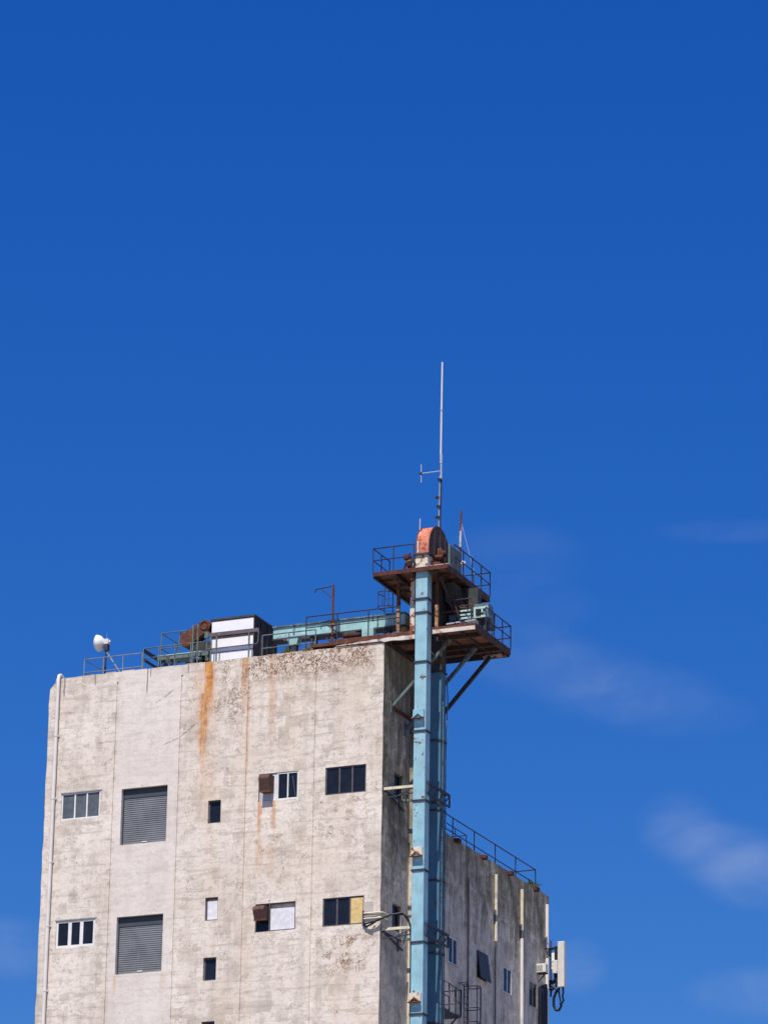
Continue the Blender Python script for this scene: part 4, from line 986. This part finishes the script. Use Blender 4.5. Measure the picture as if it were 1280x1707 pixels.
leg_bracket(38.68, 'lower angle bracket tying the legs just below the cable bundle')

# cable run round the corner
root = thing('cable_run', (-.4, -.1, 39.2), 'black cables and pale conduits wrapping the tower corner beside the yellow board', 'cables')
c = MB()
for z in (39.42, 39.18): c.tube([(-.80, -.05, z), (-.02, -.05, z + .0), (.10, .05, z), (.10, .62, z)], .035, 8)
part(c, 'conduit', 'pipe_cream', root)
c = MB()
c.tube([(-.80, -.03, 38.95), (-.68, -.10, 38.80), (-.4, -.16, 38.86), (.0, -.22, 39.05), (.5, -.1, 39.25), (1.0, .1, 39.35), (1.25, .12, 39.15), (1.42, .12, 38.6), (1.46, .12, 37.6), (1.46, .12, 34.0), (1.46, .12, 28)], .045, 8)
c.tube([(-.80, -.03, 39.0), (-.6, -.2, 38.92), (-.2, -.2, 38.98), (.1, -.12, 39.12), (.6, 0.0, 39.3), (1.05, .16, 39.28), (1.30, .2, 38.9), (1.38, .2, 38.2), (1.40, .2, 34.0), (1.40, .2, 28)], .04, 8)
part(c, 'cable', 'black_pvc', root)
c = MB(); c.box(-.84, -.78, -.09, .0, 38.86, 39.55); part(c, 'clip', 'frame_dark', root)
c = MB(); c.box(-.78, -.14, -.03, -.004, 39.27, 39.34); c.tube([(-.72, -.015, 38.98), (-.55, -.10, 38.7), (-.36, -.12, 38.66), (-.22, -.05, 38.84)], .03, 6); part(c, 'tray', 'frame_grey', root)

# ---------------------------------------------------------------- escape balcony on the side wall
def Q(px, py, X): 
    p = PX(px, py, X); return p
root = thing('escape_balcony', (0.5, 8.2, 36), 'small black steel escape balcony with a cage rail beside the rear leg', 'balcony')
bz = 36.10; bxo = .95; y0, y1 = 4.98, 7.12
c = MB(); c.box(.02, bxo, y0, y1, bz - .08, bz - .02)
for i in range(9): c.box(.02, bxo, y0 + .06 + i * .24, y0 + .09 + i * .24, bz - .02, bz + .0)
part(c, 'deck', 'dark_steel', root)
c = MB(); c.bar((.03, y0 + .3, bz - 1.0), (bxo - .05, y0 + .3, bz - .09), .06); c.bar((.03, y1 - .3, bz - 1.0), (bxo - .05, y1 - .3, bz - .09), .06); part(c, 'strut', 'dark_steel', root)
def loop(mb, pts, r=.038): mb.tube(pts + [pts[0]], r, 6)
c = MB(); loop(c, [(bxo, y0 + .1, bz), (bxo, y0 + .1, bz + 1.25), (bxo, y0 + .75, bz + 1.25), (bxo, y0 + .75, bz)]); c.tube([(bxo, y0 + .1, bz + .62), (bxo, y0 + .75, bz + .62)], .025, 6); part(c, 'rail_panel', 'dark_steel', root)
c = MB(); loop(c, [(bxo, y0 + 1.5, bz), (bxo, y0 + 1.5, bz + 1.2), (bxo, y1, bz + 1.2), (bxo, y1, bz)], .045); c.tube([(bxo, y0 + 1.5, bz + .6), (bxo, y1, bz + .6)], .025, 6)
c.tube([(bxo, y1, bz + 1.2), (.05, y1, bz + 1.2)], .025, 6); c.tube([(bxo, y1, bz + .6), (.05, y1, bz + .6)], .02, 6); c.tube([(bxo, y0 + .1, bz + 1.25), (.03, y0 + .1, bz + 1.25)], .025, 6)
c.tube([(bxo, y0 + .9, bz + 1.22), (bxo, y0 + 1.5, bz + 1.2)], .022, 6); part(c, 'rail_panel', 'dark_steel', root)
root = thing('wall_ladder', (.3, 9.8, 20), 'black wall ladder with hoops right of the small escape balcony', 'ladder')
ya_, yb_ = 9.1, 9.55
c = MB(); c.tube([(.30, ya_, 20), (.30, ya_, 38.0)], .03, 6); c.tube([(.30, yb_, 20), (.30, yb_, 38.3)], .03, 6); part(c, 'rail', 'dark_steel', root)
c = MB(); z = 20.2
while z < 38.2: c.tube([(.30, ya_, z), (.30, yb_, z)], .018, 6); z += .32
for z in (22, 24, 26, 28, 30, 32, 34, 36, 38.1): c.tube([(.0, yb_, z), (.30, yb_, z)], .02, 6); c.tube([(.0, ya_, z), (.30, ya_, z)], .02, 6)
part(c, 'rungs', 'dark_steel', root)
c = MB()
for z in (33.6, 34.3, 34.95, 35.6, 36.25, 36.9, 37.9):
    c.tube([(.30, ya_, z), (.6, ya_ - .12, z), (.95, ya_ + .0, z), (1.02, (ya_ + yb_) / 2, z), (.95, yb_, z), (.6, yb_ + .12, z), (.30, yb_, z)], .022, 6)
for yy, xx in ((ya_, .95), ((ya_ + yb_) / 2, 1.02), (yb_, .95)): c.tube([(xx, yy, 33.0), (xx, yy, 37.9)], .022, 6)
part(c, 'cage', 'dark_steel', root)

# ---------------------------------------------------------------- mobile phone antenna on the rear corner
AY = 21.1
def ap(px, py, Y=AY): 
    p = PY(px, py, Y); return p
root = thing('panel_antenna', (.6, AY, 38), 'tall white panel antenna with black cable loops at the rear corner', 'antenna')
t0, t1 = ap(936, 1570, 20.7), ap(936, 1646, 20.7)
c = MB(); c.box(t0.x - .175, t0.x + .175, 20.55, 20.85, t1.z, t0.z); pn = part(c, 'panel', 'antenna', root, bevel=.03)
pp = ap(918, 1600)
c = MB(); c.tube([(pp.x, AY, ap(918, 1655).z), (pp.x, AY, ap(918, 1568).z)], .06, 10); c.tube([(ap(912, 1600).x, AY + .1, ap(912, 1655).z), (ap(912, 1600).x, AY + .1, ap(912, 1585).z)], .05, 8); part(c, 'pole', 'galv', root)
zA, zB = ap(918, 1583).z, ap(918, 1640).z
c = MB(); c.bar((pp.x, AY, zA), (t0.x, 20.75, zA + .1), .10); c.bar((pp.x, AY, zB), (t0.x, 20.75, zB + .1), .10); c.box(.0, pp.x, AY - .35, AY - .25, ap(905, 1590).z - .05, ap(905, 1590).z + .05); c.box(.0, .06, AY - .6, AY - .1, ap(905, 1590).z - .2, ap(905, 1590).z + .2)
c.bar((0, AY - .3, zB - .05), (pp.x, AY, zB - .05), .08); part(c, 'bracket', 'dark_steel', root)
c = MB(); a = ap(925.5, 1602); c.box(a.x - .13, a.x + .13, AY - .25, AY + .05, ap(925, 1618).z, ap(925, 1590).z); part(c, 'remote_radio', 'white', root, bevel=.03)
c = MB(); a = ap(930, 1613); c.box(a.x - .16, a.x + .1, AY - .4, AY - .2, ap(930, 1625).z, ap(930, 1603).z); part(c, 'filter_box', 'antenna', root, bevel=.02)
c = MB(); a = ap(929, 1592); c.box(a.x - .05, a.x + .06, AY - .3, AY - .1, ap(929, 1606).z, ap(929, 1580).z); a = ap(929, 1630); c.box(a.x - .12, a.x + .12, AY - .2, AY, ap(929, 1637).z, ap(929, 1622).z); part(c, 'mount_clamp', 'black_pvc', root)
c = MB()
def cab(pts, r): c.tube([ap(x_, y_, Y_) for x_, y_, Y_ in pts], r, 8)
cab([(931, 1648, 20.8), (926, 1655, 20.9), (922.5, 1665, 20.9), (922.5, 1676, 20.9), (926, 1684, 20.9), (931, 1684.5, 20.9), (935, 1677, 20.9), (934, 1672, 20.9)], .07)
cab([(938, 1646, 20.7), (938.5, 1655, 20.7), (937, 1660, 20.7), (939, 1668, 20.7), (935, 1674, 20.8)], .055)
cab([(932, 1646, 20.8), (931, 1652, 20.8), (932, 1660, 20.8), (934, 1670, 20.8)], .045)
cab([(903, 1640, 20.9), (910, 1635, 20.9), (918, 1636, 20.9), (925, 1634, 20.9), (928, 1626, 20.9)], .07)
cab([(902, 1652, 20.9), (910, 1648, 20.9), (920, 1650, 20.9), (926, 1645, 20.9), (930, 1628, 20.9), (929, 1615, 20.9)], .06)
cab([(903, 1646, 20.85), (912, 1643, 20.8), (921, 1644, 20.8), (928, 1650, 20.8)], .06)
cab([(924, 1604, 20.9), (922, 1614, 20.9), (925, 1624, 20.9), (924, 1634, 20.9)], .04)
cab([(919, 1650, 20.9), (917.5, 1658, 20.9), (918, 1662, 20.9)], .05)
part(c, 'cable', 'black_pvc', root)
c = MB(); yb0 = PX(900, 1660, .1).y
for i, yy in enumerate((yb0, yb0 + .25, yb0 + .5, yb0 + .75)): c.tube([(.10, yy, PX(900, 1646, .1).z + .1 * i), (.12, yy, 36), (.10, yy, 20)], .09, 8)
part(c, 'cable_trunk', 'black_pvc', root)
root = thing('air_conditioner', (.45, 20, 38.9), 'small weathered white outdoor unit on a wall bracket beside the panel antenna', 'outdoor unit')
a = PX(892, 1606, .62); b_ = PX(892, 1621, .62)
uy = 19.15; ux0 = .22; q1 = PY(889, 1607, uy); q2 = PY(909, 1620, uy)
c = MB(); c.box(q1.x, q2.x, uy, uy + .35, q2.z, q1.z); part(c, 'casing', 'off_white', root, bevel=.02)
c = MB(); c.box(q1.x + .08, q2.x - .16, uy - .012, uy - .001, q2.z + .07, q1.z - .09); part(c, 'grille', 'frame_grey', root)
c = MB(); c.bar((.0, uy + .1, q2.z - .03), (q2.x, uy + .1, q2.z - .03), .05); c.bar((.0, uy + .3, q2.z - .03), (q2.x, uy + .3, q2.z - .03), .05); c.bar((.0, uy + .2, q2.z - .45), (q2.x - .1, uy + .2, q2.z - .05), .05); part(c, 'bracket', 'dark_steel', root)

# ---------------------------------------------------------------- weeds on the roof
def tuft(loc, n, r, h, label, m='leaf'):
    c = MB()
    for _ in range(n):
        a = random.uniform(0, 6.283); d = random.uniform(0, r); x = loc[0] + d * math.cos(a); y = loc[1] + d * .5 * math.sin(a)
        hh = h * random.uniform(.4, 1) * (1.1 - d / r * .7); w = random.uniform(.01, .025); lx = random.uniform(-.12, .12); ly = random.uniform(-.1, .1); t = random.uniform(0, 3.14)
        dx, dy = w * math.cos(t), w * math.sin(t)
        c.add([(x - dx, y - dy, loc[2]), (x + dx, y + dy, loc[2]), (x + lx * .6 + dx, y + ly * .6 + dy, loc[2] + hh * .6), (x + lx * 1.3, y + ly * 1.3, loc[2] + hh)], [(0, 1, 2, 3)])
    o = c.build('roof_weed', m, raw=True, origin=loc)
    tag(o, label, 'weed', 'weeds rooted on the roof edges')
tuft((-3.9, .3, 51.88), 170, .55, .42, 'dry brownish weed tuft on the tower roof in front of the conveyor', 'dry_leaf')
tuft((-5.0, .35, 51.88), 120, .3, .55, 'green weed tuft on the tower roof just right of the white box')
tuft((-.1, 18.6, H2 - .05), 160, .55, .42, 'green weed tuft at the far end of the rear roof edge')
